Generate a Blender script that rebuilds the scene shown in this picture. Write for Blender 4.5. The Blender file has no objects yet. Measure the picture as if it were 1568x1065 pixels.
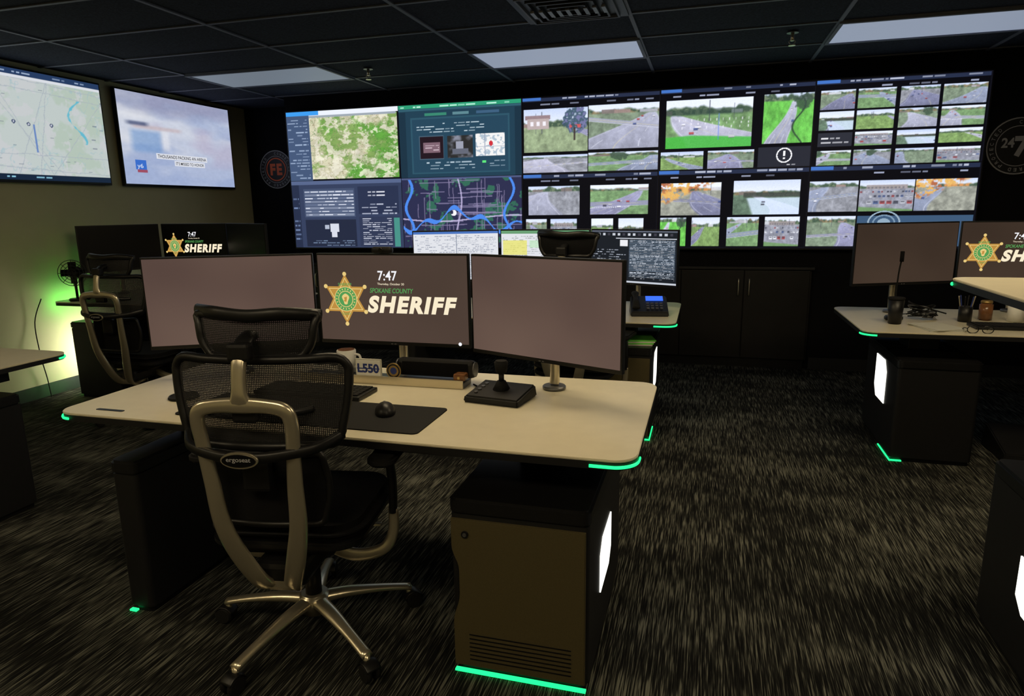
import bpy, bmesh, math, random
import numpy as np
from mathutils import Vector, Matrix
random.seed(4)
S = bpy.context.scene
S.view_settings.view_transform = 'Standard'
COL = S.collection
def lin(c):
    return tuple(((x/255.0)/12.92 if x/255.0 <= 0.04045 else (((x/255.0)+0.055)/1.055)**2.4) for x in c)

# ------------------------------------------------------------------ materials
def mat(name, rgb, rough=0.5, metal=0.0, emit=None, estr=0.0, noise=0.0, nscale=40, bump=0.0, spec=0.5, srgb=True):
    m = bpy.data.materials.new(name); m.use_nodes = True
    nt = m.node_tree; b = nt.nodes['Principled BSDF']
    c = lin(rgb) if srgb else rgb
    b.inputs['Base Color'].default_value = (*c, 1)
    b.inputs['Roughness'].default_value = rough
    b.inputs['Metallic'].default_value = metal
    b.inputs['Specular IOR Level'].default_value = spec
    if emit is not None:
        b.inputs['Emission Color'].default_value = (*lin(emit), 1)
        b.inputs['Emission Strength'].default_value = estr
    if noise > 0 or bump > 0:
        tc = nt.nodes.new('ShaderNodeTexCoord')
        n = nt.nodes.new('ShaderNodeTexNoise'); n.inputs['Scale'].default_value = nscale; n.inputs['Detail'].default_value = 3
        nt.links.new(tc.outputs['Object'], n.inputs['Vector'])
        if noise > 0:
            r = nt.nodes.new('ShaderNodeValToRGB')
            r.color_ramp.elements[0].position = 0.3; r.color_ramp.elements[1].position = 0.7
            r.color_ramp.elements[0].color = (*[x*(1-noise) for x in c], 1)
            r.color_ramp.elements[1].color = (*[min(1, x*(1+noise)) for x in c], 1)
            nt.links.new(n.outputs['Fac'], r.inputs['Fac']); nt.links.new(r.outputs['Color'], b.inputs['Base Color'])
        if bump > 0:
            bp = nt.nodes.new('ShaderNodeBump'); bp.inputs['Strength'].default_value = bump; bp.inputs['Distance'].default_value = 0.004
            nt.links.new(n.outputs['Fac'], bp.inputs['Height']); nt.links.new(bp.outputs['Normal'], b.inputs['Normal'])
    return m

M = {}
M['black'] = mat('black_laminate', (23, 23, 25), 0.5, noise=0.15, spec=.35)
M['blackplastic'] = mat('black_plastic', (16, 16, 18), 0.42, noise=0.1, spec=.4)
M['blackgloss'] = mat('black_gloss', (12, 12, 13), 0.2)
M['rubber'] = mat('rubber', (14, 14, 15), 0.8, spec=.3)
M['fabric'] = mat('black_fabric', (13, 13, 15), 0.95, bump=0.4, nscale=300, noise=0.2, spec=.2)
M['silver'] = mat('brushed_aluminium', (218, 208, 184), 0.28, 0.85, noise=0.02, nscale=3)
M['greymetal'] = mat('grey_metal', (110, 110, 112), 0.4, 0.7, noise=0.06)
M['laminate'] = mat('desk_laminate', (210, 202, 178), 0.32, noise=0.03, nscale=15)
M['pedface'] = mat('pedestal_panel', (80, 72, 47), 0.5, 0.1, noise=0.08, nscale=200, bump=0.1)
M['wallback'] = mat('dark_paint', (14, 14, 18), 0.9, noise=0.08, nscale=20, spec=.2)
M['wallleft'] = mat('khaki_paint', (196, 192, 158), 0.85, noise=0.03, nscale=6, bump=0.08)
M['trimdark'] = mat('baseboard_dark', (34, 34, 38), 0.5, noise=0.05)
M['cabinet'] = mat('cabinet_laminate', (20, 18, 18), 0.5, noise=0.25, nscale=8, spec=.35)
M['gridbar'] = mat('ceiling_tbar', (102, 106, 120), 0.6, noise=0.05)
M['green'] = mat('green_led', (10, 60, 30), 0.4, emit=(30, 235, 125), estr=2.0)
M['greenstrong'] = mat('green_led_wash', (10, 60, 30), 0.4, emit=(50, 255, 70), estr=38)
M['whitelight'] = mat('white_light_panel', (230, 230, 230), 0.5, emit=(250, 250, 240), estr=1.6)
M['whitewash'] = mat('white_light_panel_bright', (230, 230, 230), 0.5, emit=(255, 250, 225), estr=16)
M['troffer'] = mat('troffer_lens_dim', (120, 120, 125), 0.6, emit=(156, 168, 190), estr=0.72)
M['trofferdim'] = mat('troffer_lens_dimmer', (120, 120, 125), 0.6, emit=(126, 138, 152), estr=0.62)
M['trofferwarm'] = mat('troffer_lens_warm', (230, 225, 210), 0.6, emit=(255, 232, 188), estr=11.5)
M['white'] = mat('white_plastic', (225, 225, 220), 0.5, noise=0.03)
M['paper'] = mat('paper', (190, 190, 180), 0.8, noise=0.03)
M['greenpaper'] = mat('green_paper', (110, 210, 80), 0.7, noise=0.05)
M['blue'] = mat('blue_ink', (30, 50, 120), 0.6, noise=0.05)
M['gold'] = mat('gold_metal', (200, 170, 110), 0.35, 0.8, noise=0.06)
M['amber'] = mat('amber_glass', (120, 80, 50), 0.2, noise=0.2)
M['orange'] = mat('orange_paint', (225, 100, 55), 0.6, noise=0.05)
M['greypaint'] = mat('grey_paint', (160, 160, 165), 0.6, noise=0.05)
def emat(n, c, s=1.0):
    return mat(n, (5, 5, 5), 0.5, emit=c, estr=s, spec=0.1)
M['e_cream'] = emat('screen_cream', (250, 236, 205))
M['e_white'] = emat('screen_white', (245, 245, 250))
M['e_haze'] = emat('screen_haze', (220, 223, 232))
M['e_bluelogo'] = emat('screen_logo_text', (190, 206, 236))
M['e_green'] = emat('screen_green', (84, 156, 84))
M['e_gold'] = emat('screen_gold', (190, 142, 66))
M['e_goldl'] = emat('screen_gold_light', (232, 202, 128))
M['e_lcdblue'] = emat('lcd_blue', (60, 110, 240), 1.2)
M['e_off'] = mat('screen_off', (10, 10, 12), 0.35, spec=0.3)

def screen_brown(name, c1, c2):
    m = mat(name, (8, 8, 8), 0.4, spec=0.15)
    nt = m.node_tree; b = nt.nodes['Principled BSDF']
    tc = nt.nodes.new('ShaderNodeTexCoord'); n = nt.nodes.new('ShaderNodeTexNoise'); n.inputs['Scale'].default_value = 2.2; n.inputs['Detail'].default_value = 1
    r = nt.nodes.new('ShaderNodeValToRGB')
    r.color_ramp.elements[0].position = 0.3; r.color_ramp.elements[1].position = 0.7
    r.color_ramp.elements[0].color = (*lin(c1), 1); r.color_ramp.elements[1].color = (*lin(c2), 1)
    nt.links.new(tc.outputs['Object'], n.inputs['Vector']); nt.links.new(n.outputs['Fac'], r.inputs['Fac'])
    nt.links.new(r.outputs['Color'], b.inputs['Emission Color']); b.inputs['Emission Strength'].default_value = 1
    return m
M['brown'] = screen_brown('screen_brown_glow', (84, 66, 60), (104, 84, 74))
M['brownc'] = screen_brown('screen_brown_center', (72, 58, 50), (82, 66, 58))
M['brownfar'] = screen_brown('screen_brown_far', (56, 44, 36), (68, 54, 44))

def vcol_mat(name, strength):
    m = mat(name, (6, 6, 6), 0.4, spec=0.12)
    nt = m.node_tree; b = nt.nodes['Principled BSDF']
    a = nt.nodes.new('ShaderNodeAttribute'); a.attribute_name = 'Col'
    nt.links.new(a.outputs['Color'], b.inputs['Emission Color']); b.inputs['Emission Strength'].default_value = strength
    return m
M['vc'] = vcol_mat('display_pixels', 1.15)
M['vctv'] = vcol_mat('tv_pixels', 0.95)

def mesh_fabric():
    m = bpy.data.materials.new('mesh_weave'); m.use_nodes = True
    nt = m.node_tree; b = nt.nodes['Principled BSDF']
    b.inputs['Base Color'].default_value = (0.006, 0.006, 0.007, 1); b.inputs['Roughness'].default_value = 0.7
    tc = nt.nodes.new('ShaderNodeTexCoord')
    mp = nt.nodes.new('ShaderNodeMapping'); mp.inputs['Scale'].default_value = (1, 0.0, 1)
    v = nt.nodes.new('ShaderNodeTexVoronoi'); v.inputs['Scale'].default_value = 200; v.inputs['Randomness'].default_value = 0.1
    r = nt.nodes.new('ShaderNodeValToRGB'); r.color_ramp.elements[0].position = 0.20; r.color_ramp.elements[1].position = 0.34
    r.color_ramp.elements[0].color = (0.62, 0.62, 0.62, 1)
    nt.links.new(tc.outputs['Object'], mp.inputs['Vector']); nt.links.new(mp.outputs['Vector'], v.inputs['Vector'])
    nt.links.new(v.outputs['Distance'], r.inputs['Fac']); nt.links.new(r.outputs['Color'], b.inputs['Alpha'])
    return m
M['weave'] = mesh_fabric()

def carpet():
    m = bpy.data.materials.new('streaked_carpet'); m.use_nodes = True
    nt = m.node_tree; b = nt.nodes['Principled BSDF']; b.inputs['Roughness'].default_value = 1.0; b.inputs['Specular IOR Level'].default_value = 0.05
    N = nt.nodes.new; L = nt.links.new
    tc = N('ShaderNodeTexCoord')
    def noise(scale, detail, rough=0.5):
        mp = N('ShaderNodeMapping'); mp.inputs['Scale'].default_value = scale
        n = N('ShaderNodeTexNoise'); n.inputs['Scale'].default_value = 1; n.inputs['Detail'].default_value = detail; n.inputs['Roughness'].default_value = rough
        L(tc.outputs['Object'], mp.inputs['Vector']); L(mp.outputs['Vector'], n.inputs['Vector']); return n
    n1 = noise((235, 7.0, 1), 2, 0.6)
    n2 = noise((1.3, 3.0, 1), 2)
    n3 = noise((60, 2.0, 1), 1)
    a = N('ShaderNodeMath'); a.operation = 'MULTIPLY_ADD'; a.inputs[1].default_value = 0.36; L(n2.outputs['Fac'], a.inputs[0]); L(n1.outputs['Fac'], a.inputs[2])
    a2 = N('ShaderNodeMath'); a2.operation = 'MULTIPLY_ADD'; a2.inputs[1].default_value = 0.20; L(n3.outputs['Fac'], a2.inputs[0]); L(a.outputs[0], a2.inputs[2])
    r = N('ShaderNodeValToRGB')
    r.color_ramp.elements[0].position = 0.70; r.color_ramp.elements[0].color = (*lin((19, 19, 19)), 1)
    r.color_ramp.elements[1].position = 0.93; r.color_ramp.elements[1].color = (*lin((104, 104, 95)), 1)
    e = r.color_ramp.elements.new(0.81); e.color = (*lin((43, 43, 40)), 1)
    L(a2.outputs[0], r.inputs['Fac']); L(r.outputs['Color'], b.inputs['Base Color'])
    bp = N('ShaderNodeBump'); bp.inputs['Strength'].default_value = 0.2; bp.inputs['Distance'].default_value = 0.003
    L(n1.outputs['Fac'], bp.inputs['Height']); L(bp.outputs['Normal'], b.inputs['Normal'])
    return m
M['carpet'] = carpet()
M['ceil'] = mat('black_ceiling_tile', (40, 45, 57), 0.95, noise=0.45, nscale=90, bump=0.5, spec=.2)

# ------------------------------------------------------------------ geometry helpers
def finish(name, me, mats, parent, loc=(0,0,0), rot=None, smooth=False):
    o = bpy.data.objects.new(name, me); COL.objects.link(o)
    for m_ in (mats if isinstance(mats, (list, tuple)) else [mats]): me.materials.append(m_)
    o.location = loc
    if rot is not None: o.rotation_euler = rot
    if parent is not None: o.parent = parent
    if smooth:
        for p in me.polygons: p.use_smooth = True
    return o
def empty(name, loc, rz=0.0):
    o = bpy.data.objects.new(name, None); COL.objects.link(o); o.location = loc; o.rotation_euler = (0, 0, rz); o.empty_display_size = 0.1
    return o
def box(name, c, s, m, parent=None, bev=0.0, rot=None, seg=2):
    bm = bmesh.new(); bmesh.ops.create_cube(bm, size=1.0)
    for v in bm.verts: v.co = Vector((v.co.x*s[0], v.co.y*s[1], v.co.z*s[2]))
    if bev > 0: bmesh.ops.bevel(bm, geom=bm.edges[:], offset=min(bev, min(s)*0.49), segments=seg, affect='EDGES', profile=0.6)
    me = bpy.data.meshes.new(name); bm.to_mesh(me); bm.free()
    return finish(name, me, m, parent, c, rot)
def bx(name, x0, x1, y0, y1, z0, z1, m, parent=None, bev=0.0):
    return box(name, ((x0+x1)/2, (y0+y1)/2, (z0+z1)/2), (abs(x1-x0), abs(y1-y0), abs(z1-z0)), m, parent, bev)
def cyl(name, c, r, h, m, parent=None, axis='Z', r2=None, seg=28, bev=0.0):
    bm = bmesh.new(); bmesh.ops.create_cone(bm, cap_ends=True, segments=seg, radius1=r, radius2=r if r2 is None else r2, depth=h)
    if bev > 0:
        es = [e for e in bm.edges if abs(e.verts[0].co.z-e.verts[1].co.z) < 1e-6]
        bmesh.ops.bevel(bm, geom=es, offset=bev, segments=2, affect='EDGES')
    me = bpy.data.meshes.new(name); bm.to_mesh(me); bm.free()
    rot = {'Z': (0,0,0), 'X': (0, math.pi/2, 0), 'Y': (math.pi/2, 0, 0)}[axis]
    o = finish(name, me, m, parent, c, rot)
    for p in me.polygons: p.use_smooth = len(p.vertices) == 4
    return o
def rrect(name, x0, x1, y0, y1, z0, z1, r, m, parent=None, bev=0.0, seg=8):
    pts = []
    for cx, cy, a0 in ((x1-r, y1-r, 0), (x0+r, y1-r, 90), (x0+r, y0+r, 180), (x1-r, y0+r, 270)):
        for i in range(seg+1):
            a = math.radians(a0+90*i/seg); pts.append((cx+r*math.cos(a), cy+r*math.sin(a)))
    return prism(name, pts, z0, z1, m, parent, bev)
def prism(name, pts, z0, z1, m, parent=None, bev=0.0, plane='XY'):
    bm = bmesh.new()
    mk = (lambda p, z: (p[0], p[1], z)) if plane == 'XY' else (lambda p, z: (p[0], z, p[1]))
    f = bm.faces.new([bm.verts.new(mk(p, z0)) for p in pts])
    ex = bmesh.ops.extrude_face_region(bm, geom=[f])
    vs = [g for g in ex['geom'] if isinstance(g, bmesh.types.BMVert)]
    d = (0, 0, z1-z0) if plane == 'XY' else (0, z1-z0, 0)
    bmesh.ops.translate(bm, vec=d, verts=vs)
    bmesh.ops.recalc_face_normals(bm, faces=bm.faces[:])
    if bev > 0:
        k = 2 if plane == 'XY' else 1
        es = [e for e in bm.edges if abs(e.verts[0].co[k]-e.verts[1].co[k]) < 1e-6]
        bmesh.ops.bevel(bm, geom=es, offset=bev, segments=2, affect='EDGES')
    me = bpy.data.meshes.new(name); bm.to_mesh(me); bm.free()
    return finish(name, me, m, parent)
def catmull(pts, closed, n):
    P = [Vector(p) for p in pts]; out = []; k = len(P)
    rng_ = k if closed else k-1
    for i in range(rng_):
        if closed: p0, p1, p2, p3 = P[(i-1) % k], P[i], P[(i+1) % k], P[(i+2) % k]
        else: p0, p1, p2, p3 = P[max(i-1, 0)], P[i], P[i+1], P[min(i+2, k-1)]
        for j in range(n):
            t = j/n
            out.append(0.5*((2*p1)+(-p0+p2)*t+(2*p0-5*p1+4*p2-p3)*t*t+(-p0+3*p1-3*p2+p3)*t**3))
    if not closed: out.append(P[-1])
    return out
def sweep(name, pts, w, h, m, parent=None, closed=False, n=6, seg=12, up=(0, 1, 0), power=1.0):
    k = len(pts)
    W = [w]*k if not isinstance(w, (list, tuple)) else list(w); H = [h]*k if not isinstance(h, (list, tuple)) else list(h)
    C = catmull([(*p,) for p in pts], closed, n)
    WH = catmull([(W[i], H[i], 0) for i in range(k)], closed, n)
    up = Vector(up).normalized(); verts = []; faces = []
    N_ = len(C)
    for i, c in enumerate(C):
        if closed: t = C[(i+1) % N_]-C[(i-1) % N_]
        else: t = C[min(i+1, N_-1)]-C[max(i-1, 0)]
        t = t.normalized(); side = t.cross(up)
        if side.length < 0.05: side = t.cross(Vector((1, 0, 0)))
        side.normalize(); nn = side.cross(t).normalized()
        for s_ in range(seg):
            a = 2*math.pi*s_/seg; ca, sa = math.cos(a), math.sin(a)
            ca = math.copysign(abs(ca)**power, ca); sa = math.copysign(abs(sa)**power, sa)
            verts.append(c+side*(ca*WH[i].x/2)+nn*(sa*WH[i].y/2))
    R = N_ if closed else N_-1
    for i in range(R):
        for s_ in range(seg):
            a = i*seg+s_; b = i*seg+(s_+1) % seg; c2 = ((i+1) % N_)*seg+(s_+1) % seg; d = ((i+1) % N_)*seg+s_
            faces.append((a, b, c2, d))
    if not closed:
        faces.append(tuple(range(seg-1, -1, -1))); faces.append(tuple((N_-1)*seg+s_ for s_ in range(seg)))
    me = bpy.data.meshes.new(name); me.from_pydata([tuple(v) for v in verts], [], faces); me.update()
    return finish(name, me, m, parent, smooth=True)
def text(name, s, x0, z0, w, h, y, m, parent, off=0.0, shear=0.0, spacing=1.0):
    cu = bpy.data.curves.new(name, 'FONT'); cu.body = s; cu.size = 1; cu.offset = off; cu.extrude = 0.0; cu.space_character = spacing
    to = bpy.data.objects.new(name+'_tmp', cu); COL.objects.link(to)
    dg = bpy.context.evaluated_depsgraph_get()
    me = bpy.data.meshes.new_from_object(to.evaluated_get(dg)); bpy.data.objects.remove(to)
    xs = [v.co.x for v in me.vertices]; ys = [v.co.y for v in me.vertices]
    ax, bx_, ay, by = min(xs), max(xs), min(ys), max(ys)
    ww = w-abs(shear)*h
    for v in me.vertices:
        px = (v.co.x-ax)/(bx_-ax)*ww; pz = (v.co.y-ay)/(by-ay)*h
        v.co = Vector((x0+px+shear*pz, y, z0+pz))
    me.name = name; me.materials.clear()
    return finish(name, me, m, parent)
def disc(name, x, z, r, y, m, parent, r_in=0.0, seg=40, sx=1.0):
    vs = []; fs = []
    for i in range(seg):
        a = 2*math.pi*i/seg
        vs.append((x+sx*r*math.cos(a), y, z+r*math.sin(a)))
    if r_in > 0:
        for i in range(seg):
            a = 2*math.pi*i/seg; vs.append((x+sx*r_in*math.cos(a), y, z+r_in*math.sin(a)))
        for i in range(seg): fs.append((i, (i+1) % seg, seg+(i+1) % seg, seg+i))
    else: fs.append(tuple(range(seg)))
    me = bpy.data.meshes.new(name); me.from_pydata(vs, [], fs); me.update()
    return finish(name, me, m, parent)
def raster(name, arr, x0, z0, W, H, y, m, parent):
    h, w = arr.shape[:2]
    a = np.clip(arr/255.0, 0, 1); a = np.where(a <= 0.04045, a/12.92, ((a+0.055)/1.055)**2.4)
    X, Z = np.meshgrid(np.linspace(0, W, w)+x0, np.linspace(H, 0, h)+z0)
    co = np.zeros((h*w, 3), np.float32); co[:, 0] = X.ravel(); co[:, 1] = y; co[:, 2] = Z.ravel()
    idx = np.arange(h*w).reshape(h, w)
    q = np.stack([idx[1:, :-1], idx[1:, 1:], idx[:-1, 1:], idx[:-1, :-1]], -1).reshape(-1, 4)
    me = bpy.data.meshes.new(name); nq = len(q)
    me.vertices.add(h*w); me.vertices.foreach_set('co', co.ravel())
    me.loops.add(nq*4); me.loops.foreach_set('vertex_index', q.ravel().astype(np.int32))
    me.polygons.add(nq); me.polygons.foreach_set('loop_start', (np.arange(nq)*4).astype(np.int32))
    me.update(calc_edges=True); me.validate()
    at = me.color_attributes.new('Col', 'FLOAT_COLOR', 'POINT')
    c4 = np.ones((h*w, 4), np.float32); c4[:, :3] = a.reshape(-1, 3)
    at.data.foreach_set('color', c4.ravel())
    return finish(name, me, m, parent)

# ------------------------------------------------------------------ painting
def vnoise(h, w, cy, cx, seed):
    g = np.random.default_rng(seed).random((cy+2, cx+2))
    y = np.linspace(0, cy, h); x = np.linspace(0, cx, w)
    yi = y.astype(int); xi = x.astype(int); fy = (y-yi)[:, None]; fx = (x-xi)[None]
    fy = fy*fy*(3-2*fy); fx = fx*fx*(3-2*fx)
    g00 = g[yi][:, xi]; g01 = g[yi][:, xi+1]; g10 = g[yi+1][:, xi]; g11 = g[yi+1][:, xi+1]
    return (g00*(1-fx)+g01*fx)*(1-fy)+(g10*(1-fx)+g11*fx)*fy
def fbm(h, w, c, seed, oct=4, asp=1.0):
    o = np.zeros((h, w)); amp = 1; tot = 0
    for k in range(oct):
        o += amp*vnoise(h, w, max(1, int(c*2**k)), max(1, int(c*asp*2**k)), seed+k*17); tot += amp; amp *= 0.6
    return o/tot
def mixc(a, c, mask):
    return a*(1-mask[..., None])+np.array(c, float)*mask[..., None]
def sm(x, w=.02): return np.clip(x/w+.5, 0, 1)
def blur(a):
    p = np.pad(a, ((1, 1), (1, 1), (0, 0)), 'edge')
    return (a*4+p[:-2, 1:-1]+p[2:, 1:-1]+p[1:-1, :-2]+p[1:-1, 2:])/8
def feed(h, w, kind, seed):
    r = np.random.default_rng(seed)
    T, X = np.meshgrid(np.linspace(0, 1, h), np.linspace(0, 1, w), indexing='ij')
    a = np.zeros((h, w, 3)); hz = {'hwy': 0.2, 'park': 0.30, 'house': 0.42, 'autumn': 0.24, 'path': 0.14, 'river': 0.42, 'grey': .18, 'field': .32, 'lot': .26, 'cross': .2}[kind]
    a[:] = np.array([226, 231, 243])-np.array([40, 32, 16])*(1-(T/max(hz, .05)).clip(0, 1))[..., None]*r.uniform(0, 1.2)
    n = fbm(h, w, 5, seed, 4, 2); nf = fbm(h, w, 14, seed+5, 2, 1.6)
    top = hz-.03-.16*fbm(1, w, 5, seed+3, 3, 1.5)[0]*r.uniform(.5, 1.3)
    tm = sm(T-top[None], .05)*sm(hz+.04-T, .04)
    tc = np.zeros((h, w, 3)); tc[:] = (62, 82, 64); tc = mixc(tc, (104, 120, 92), sm(nf-.55, .15))
    if kind == 'autumn': tc = mixc(tc, (200, 136, 76), sm(n-.48, .12))
    elif kind in ('hwy', 'river', 'cross'): tc = mixc(tc, (160, 124, 90), sm(n-.60, .1)*.6)
    a = a*(1-tm[..., None])+tc*tm[..., None]
    for k in range(r.integers(1, 4)):
        x0 = r.random(); bw = r.uniform(.04, .14); hh_ = r.uniform(.05, .12); a = mixc(a, [(170, 170, 180), (150, 126, 120), (204, 206, 214), (120, 108, 104)][r.integers(0, 4)], ((abs(X-x0) < bw) & (T > hz-hh_) & (T < hz+.01)).astype(float)*.9)
    g = sm(T-hz, .03); d = ((T-hz)/(1-hz)).clip(0, 1)
    gc = {'hwy': (118, 134, 112), 'park': (112, 146, 96), 'house': (140, 156, 120), 'autumn': (144, 146, 134), 'path': (100, 182, 74), 'river': (92, 114, 94), 'grey': (136, 138, 146), 'field': (120, 150, 88), 'lot': (136, 138, 150), 'cross': (110, 142, 96)}[kind]
    gcol = np.array(gc, float)*(1+.5*(n-.5)+.3*(nf-.5))[..., None]
    a = a*(1-g[..., None])+gcol*g[..., None]
    vx = r.uniform(0.05, 0.95); sk = r.uniform(-1.1, 1.1); wd = {'hwy': 1.4, 'park': 1.3, 'house': 0.7, 'autumn': 1.2, 'path': 0.4, 'river': 0.5, 'grey': 1.8, 'field': .45, 'lot': 0, 'cross': .8}[kind]
    cen = vx+sk*d+.15*np.sin(d*3+seed)*d; half = 0.04+wd*0.5*d
    rc = np.array([(128, 128, 156), (146, 148, 166), (110, 112, 138), (158, 158, 176), (126, 134, 156)][r.integers(0, 5)], float)
    if kind != 'lot':
        rm = sm(half-abs(X-cen), .03)*sm(T-hz-.01, .03)
        rcol = rc*(1+.14*(nf-.5)+.25*(n-.5)+.2*(1-d))[..., None]
        a = a*(1-rm[..., None])+rcol*rm[..., None]
        for f in (-0.92, -0.5, -.04, 0.46, 0.92):
            lw = .002+.006*d
            lm = sm(lw-abs(X-(cen+f*half)), .008)*(T > hz+.03)
            if abs(f) > .4 and abs(f) < .9: lm = lm*(np.sin(26*np.sqrt(d+.02)+seed) > 0)
            c_ = (206, 198, 160) if abs(f) < .1 else (220, 222, 234)
            a = mixc(a, c_, lm*.6)
    if kind == 'cross' or (kind in ('hwy', 'grey', 'autumn') and r.random() < .5):
        hw = .08 if kind == 'cross' else .045
        yc = r.uniform(.4, .65)+r.uniform(-.25, .25)*(X-.5); a = mixc(a, rc*1.08, sm(hw-abs(T-yc), .02)*.9); a = mixc(a, (224, 226, 234), sm(.006-abs(T-yc-hw), .008)*.6); a = mixc(a, (206, 196, 140), sm(.005-abs(T-yc), .006)*.6)
        if kind == 'cross': a = mixc(a, (230, 232, 238), ((X*30 % 1 < .5) & (abs(T-yc-hw-.04) < .018) & (abs(X-cen) < half)).astype(float)*.8)
    if kind == 'lot':
        a = mixc(a, (150, 140, 140), ((T > hz-.12) & (T < hz+.02) & (abs(X-.5) < .38)).astype(float)*.9); a = mixc(a, (90, 90, 100), ((T > hz-.05) & (T < hz) & ((X*14) % 1 < .5) & (abs(X-.5) < .36)).astype(float)*.7)
        for yy, nn_ in ((.38, 18), (.52, 12), (.72, 8)):
            for k in range(nn_):
                if r.random() < .35: continue
                cx_ = (k+.5)/nn_; cc = [(228, 230, 236), (64, 66, 78), (150, 56, 54), (66, 84, 130), (180, 182, 190)][r.integers(0, 5)]
                a = mixc(a, cc, ((abs(X-cx_) < .36/nn_) & (abs(T-yy) < .45/nn_)).astype(float)*.9); a = mixc(a, (56, 58, 68), ((abs(X-cx_) < .26/nn_) & (abs(T-yy+.15/nn_) < .12/nn_)).astype(float)*.8)
        a = mixc(a, (96, 140, 76), sm(T-.86-.1*X, .03)*.8)
    for k in range(r.integers(0, 3)):
        x0 = r.random(); a = mixc(a, (70, 74, 84), ((abs(X-x0) < .005) & (T < hz+.15) & (T > r.uniform(0, .1))).astype(float)*.8)
    if r.random() < .3 and kind in ('hwy', 'grey', 'cross', 'field'):
        x0 = r.random(); a = mixc(a, (58, 78, 60), sm(1-((X-x0)**2/.015+(T-hz+.02)**2/.06)+1.6*(nf-.5), .3)*.9)
    if kind == 'house':
        a = mixc(a, (140, 118, 122), ((X > .02) & (X < .42) & (T > .14) & (T < .24)).astype(float)); a = mixc(a, (176, 160, 158), ((X > .05) & (X < .4) & (T > .22) & (T < .46)).astype(float))
        for xx in (.1, .2, .3): a = mixc(a, (226, 222, 228), ((X > xx) & (X < xx+.05) & (T > .28) & (T < .38)).astype(float))
        tr = sm(1-((X-.8)**2/.04+(T-.28)**2/.085)+1.6*(nf-.5), .2)
        a = mixc(a, (54, 76, 92), tr*.95*sm(nf-.25, .2)); a = mixc(a, (126, 120, 170), tr*sm(nf-.6, .1)*.7); a = mixc(a, (60, 50, 45), ((abs(X-.8) < .012) & (T > .45) & (T < .75)).astype(float))
        a = mixc(a, (190, 80, 80), ((X > .72) & (X < .9) & (T > .38) & (T < .46) & (nf > .5)).astype(float))
    if kind == 'park':
        a = mixc(a, (64, 172, 58), sm(T-.74-.1*abs(X-.3), .03)*.9); a = mixc(a, (40, 60, 50), sm(.06-abs(T-.26)+.04*(nf-.5), .04)*(X < .9)*.6)
        for yy in (.42, .5, .58): a = mixc(a, (232, 230, 240), (((X*(22-20*yy)+yy*7) % 1 < .10) & (abs(T-yy) < .025) & (X > .15)).astype(float)*.8)
        a = mixc(a, (90, 120, 220), ((abs(X-.62) < .006) & (T > .3) & (T < .85)).astype(float)*.6)
    if kind == 'path':
        a = mixc(a, (40, 60, 45), sm(.018-abs(X-.72-.12*np.sin(T*7)), .02)*(T > .05)); a = mixc(a, (50, 66, 56), sm(1-((X-.8)**2/.03+(T-.16)**2/.03)+1.5*(nf-.5), .3)*.8)
    if kind == 'autumn':
        side = 1 if seed % 2 else -1
        mk = sm(nf-.46, .08)*sm(.62-T-.8*abs(X-(.5+.42*side)), .12)
        a = mixc(a, (206, 136, 66), mk*.9); a = mixc(a, (220, 176, 92), mk*sm(n-.5, .1)*.8); a = mixc(a, (150, 76, 56), mk*sm(.42-n, .08)*.7)
    if kind == 'river':
        a = mixc(a, (60, 64, 58), sm(.07-abs(T-hz), .03)*(X > .15)*.85); a = mixc(a, (206, 222, 244), sm(T-hz-.09, .03)*sm(X-.1-T*.2, .04)*.8)
    for k in range(r.integers(2, 7) if kind != 'lot' else 0):
        dd = r.uniform(0.1, 0.7); cx_ = vx+sk*dd+r.uniform(-.8, .8)*(0.05+wd*.45*dd); cy_ = hz+dd*(1-hz); sz = .010+.028*dd
        cc = [(232, 232, 238), (60, 60, 72), (170, 60, 56), (60, 76, 130), (190, 190, 196)][r.integers(0, 5)]
        a = mixc(a, cc, ((abs(X-cx_) < sz*1.2) & (abs(T-cy_) < sz)).astype(float)*.85); a = mixc(a, (50, 50, 62), ((abs(X-cx_) < sz*1.2) & (abs(T-cy_-sz) < sz*.3)).astype(float)*.7)
    a = blur(a)+r.normal(0, 4, (h, w, 1))
    return ((a-128)*1.10+130)*.9+np.array([194, 200, 222])*.10
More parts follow.
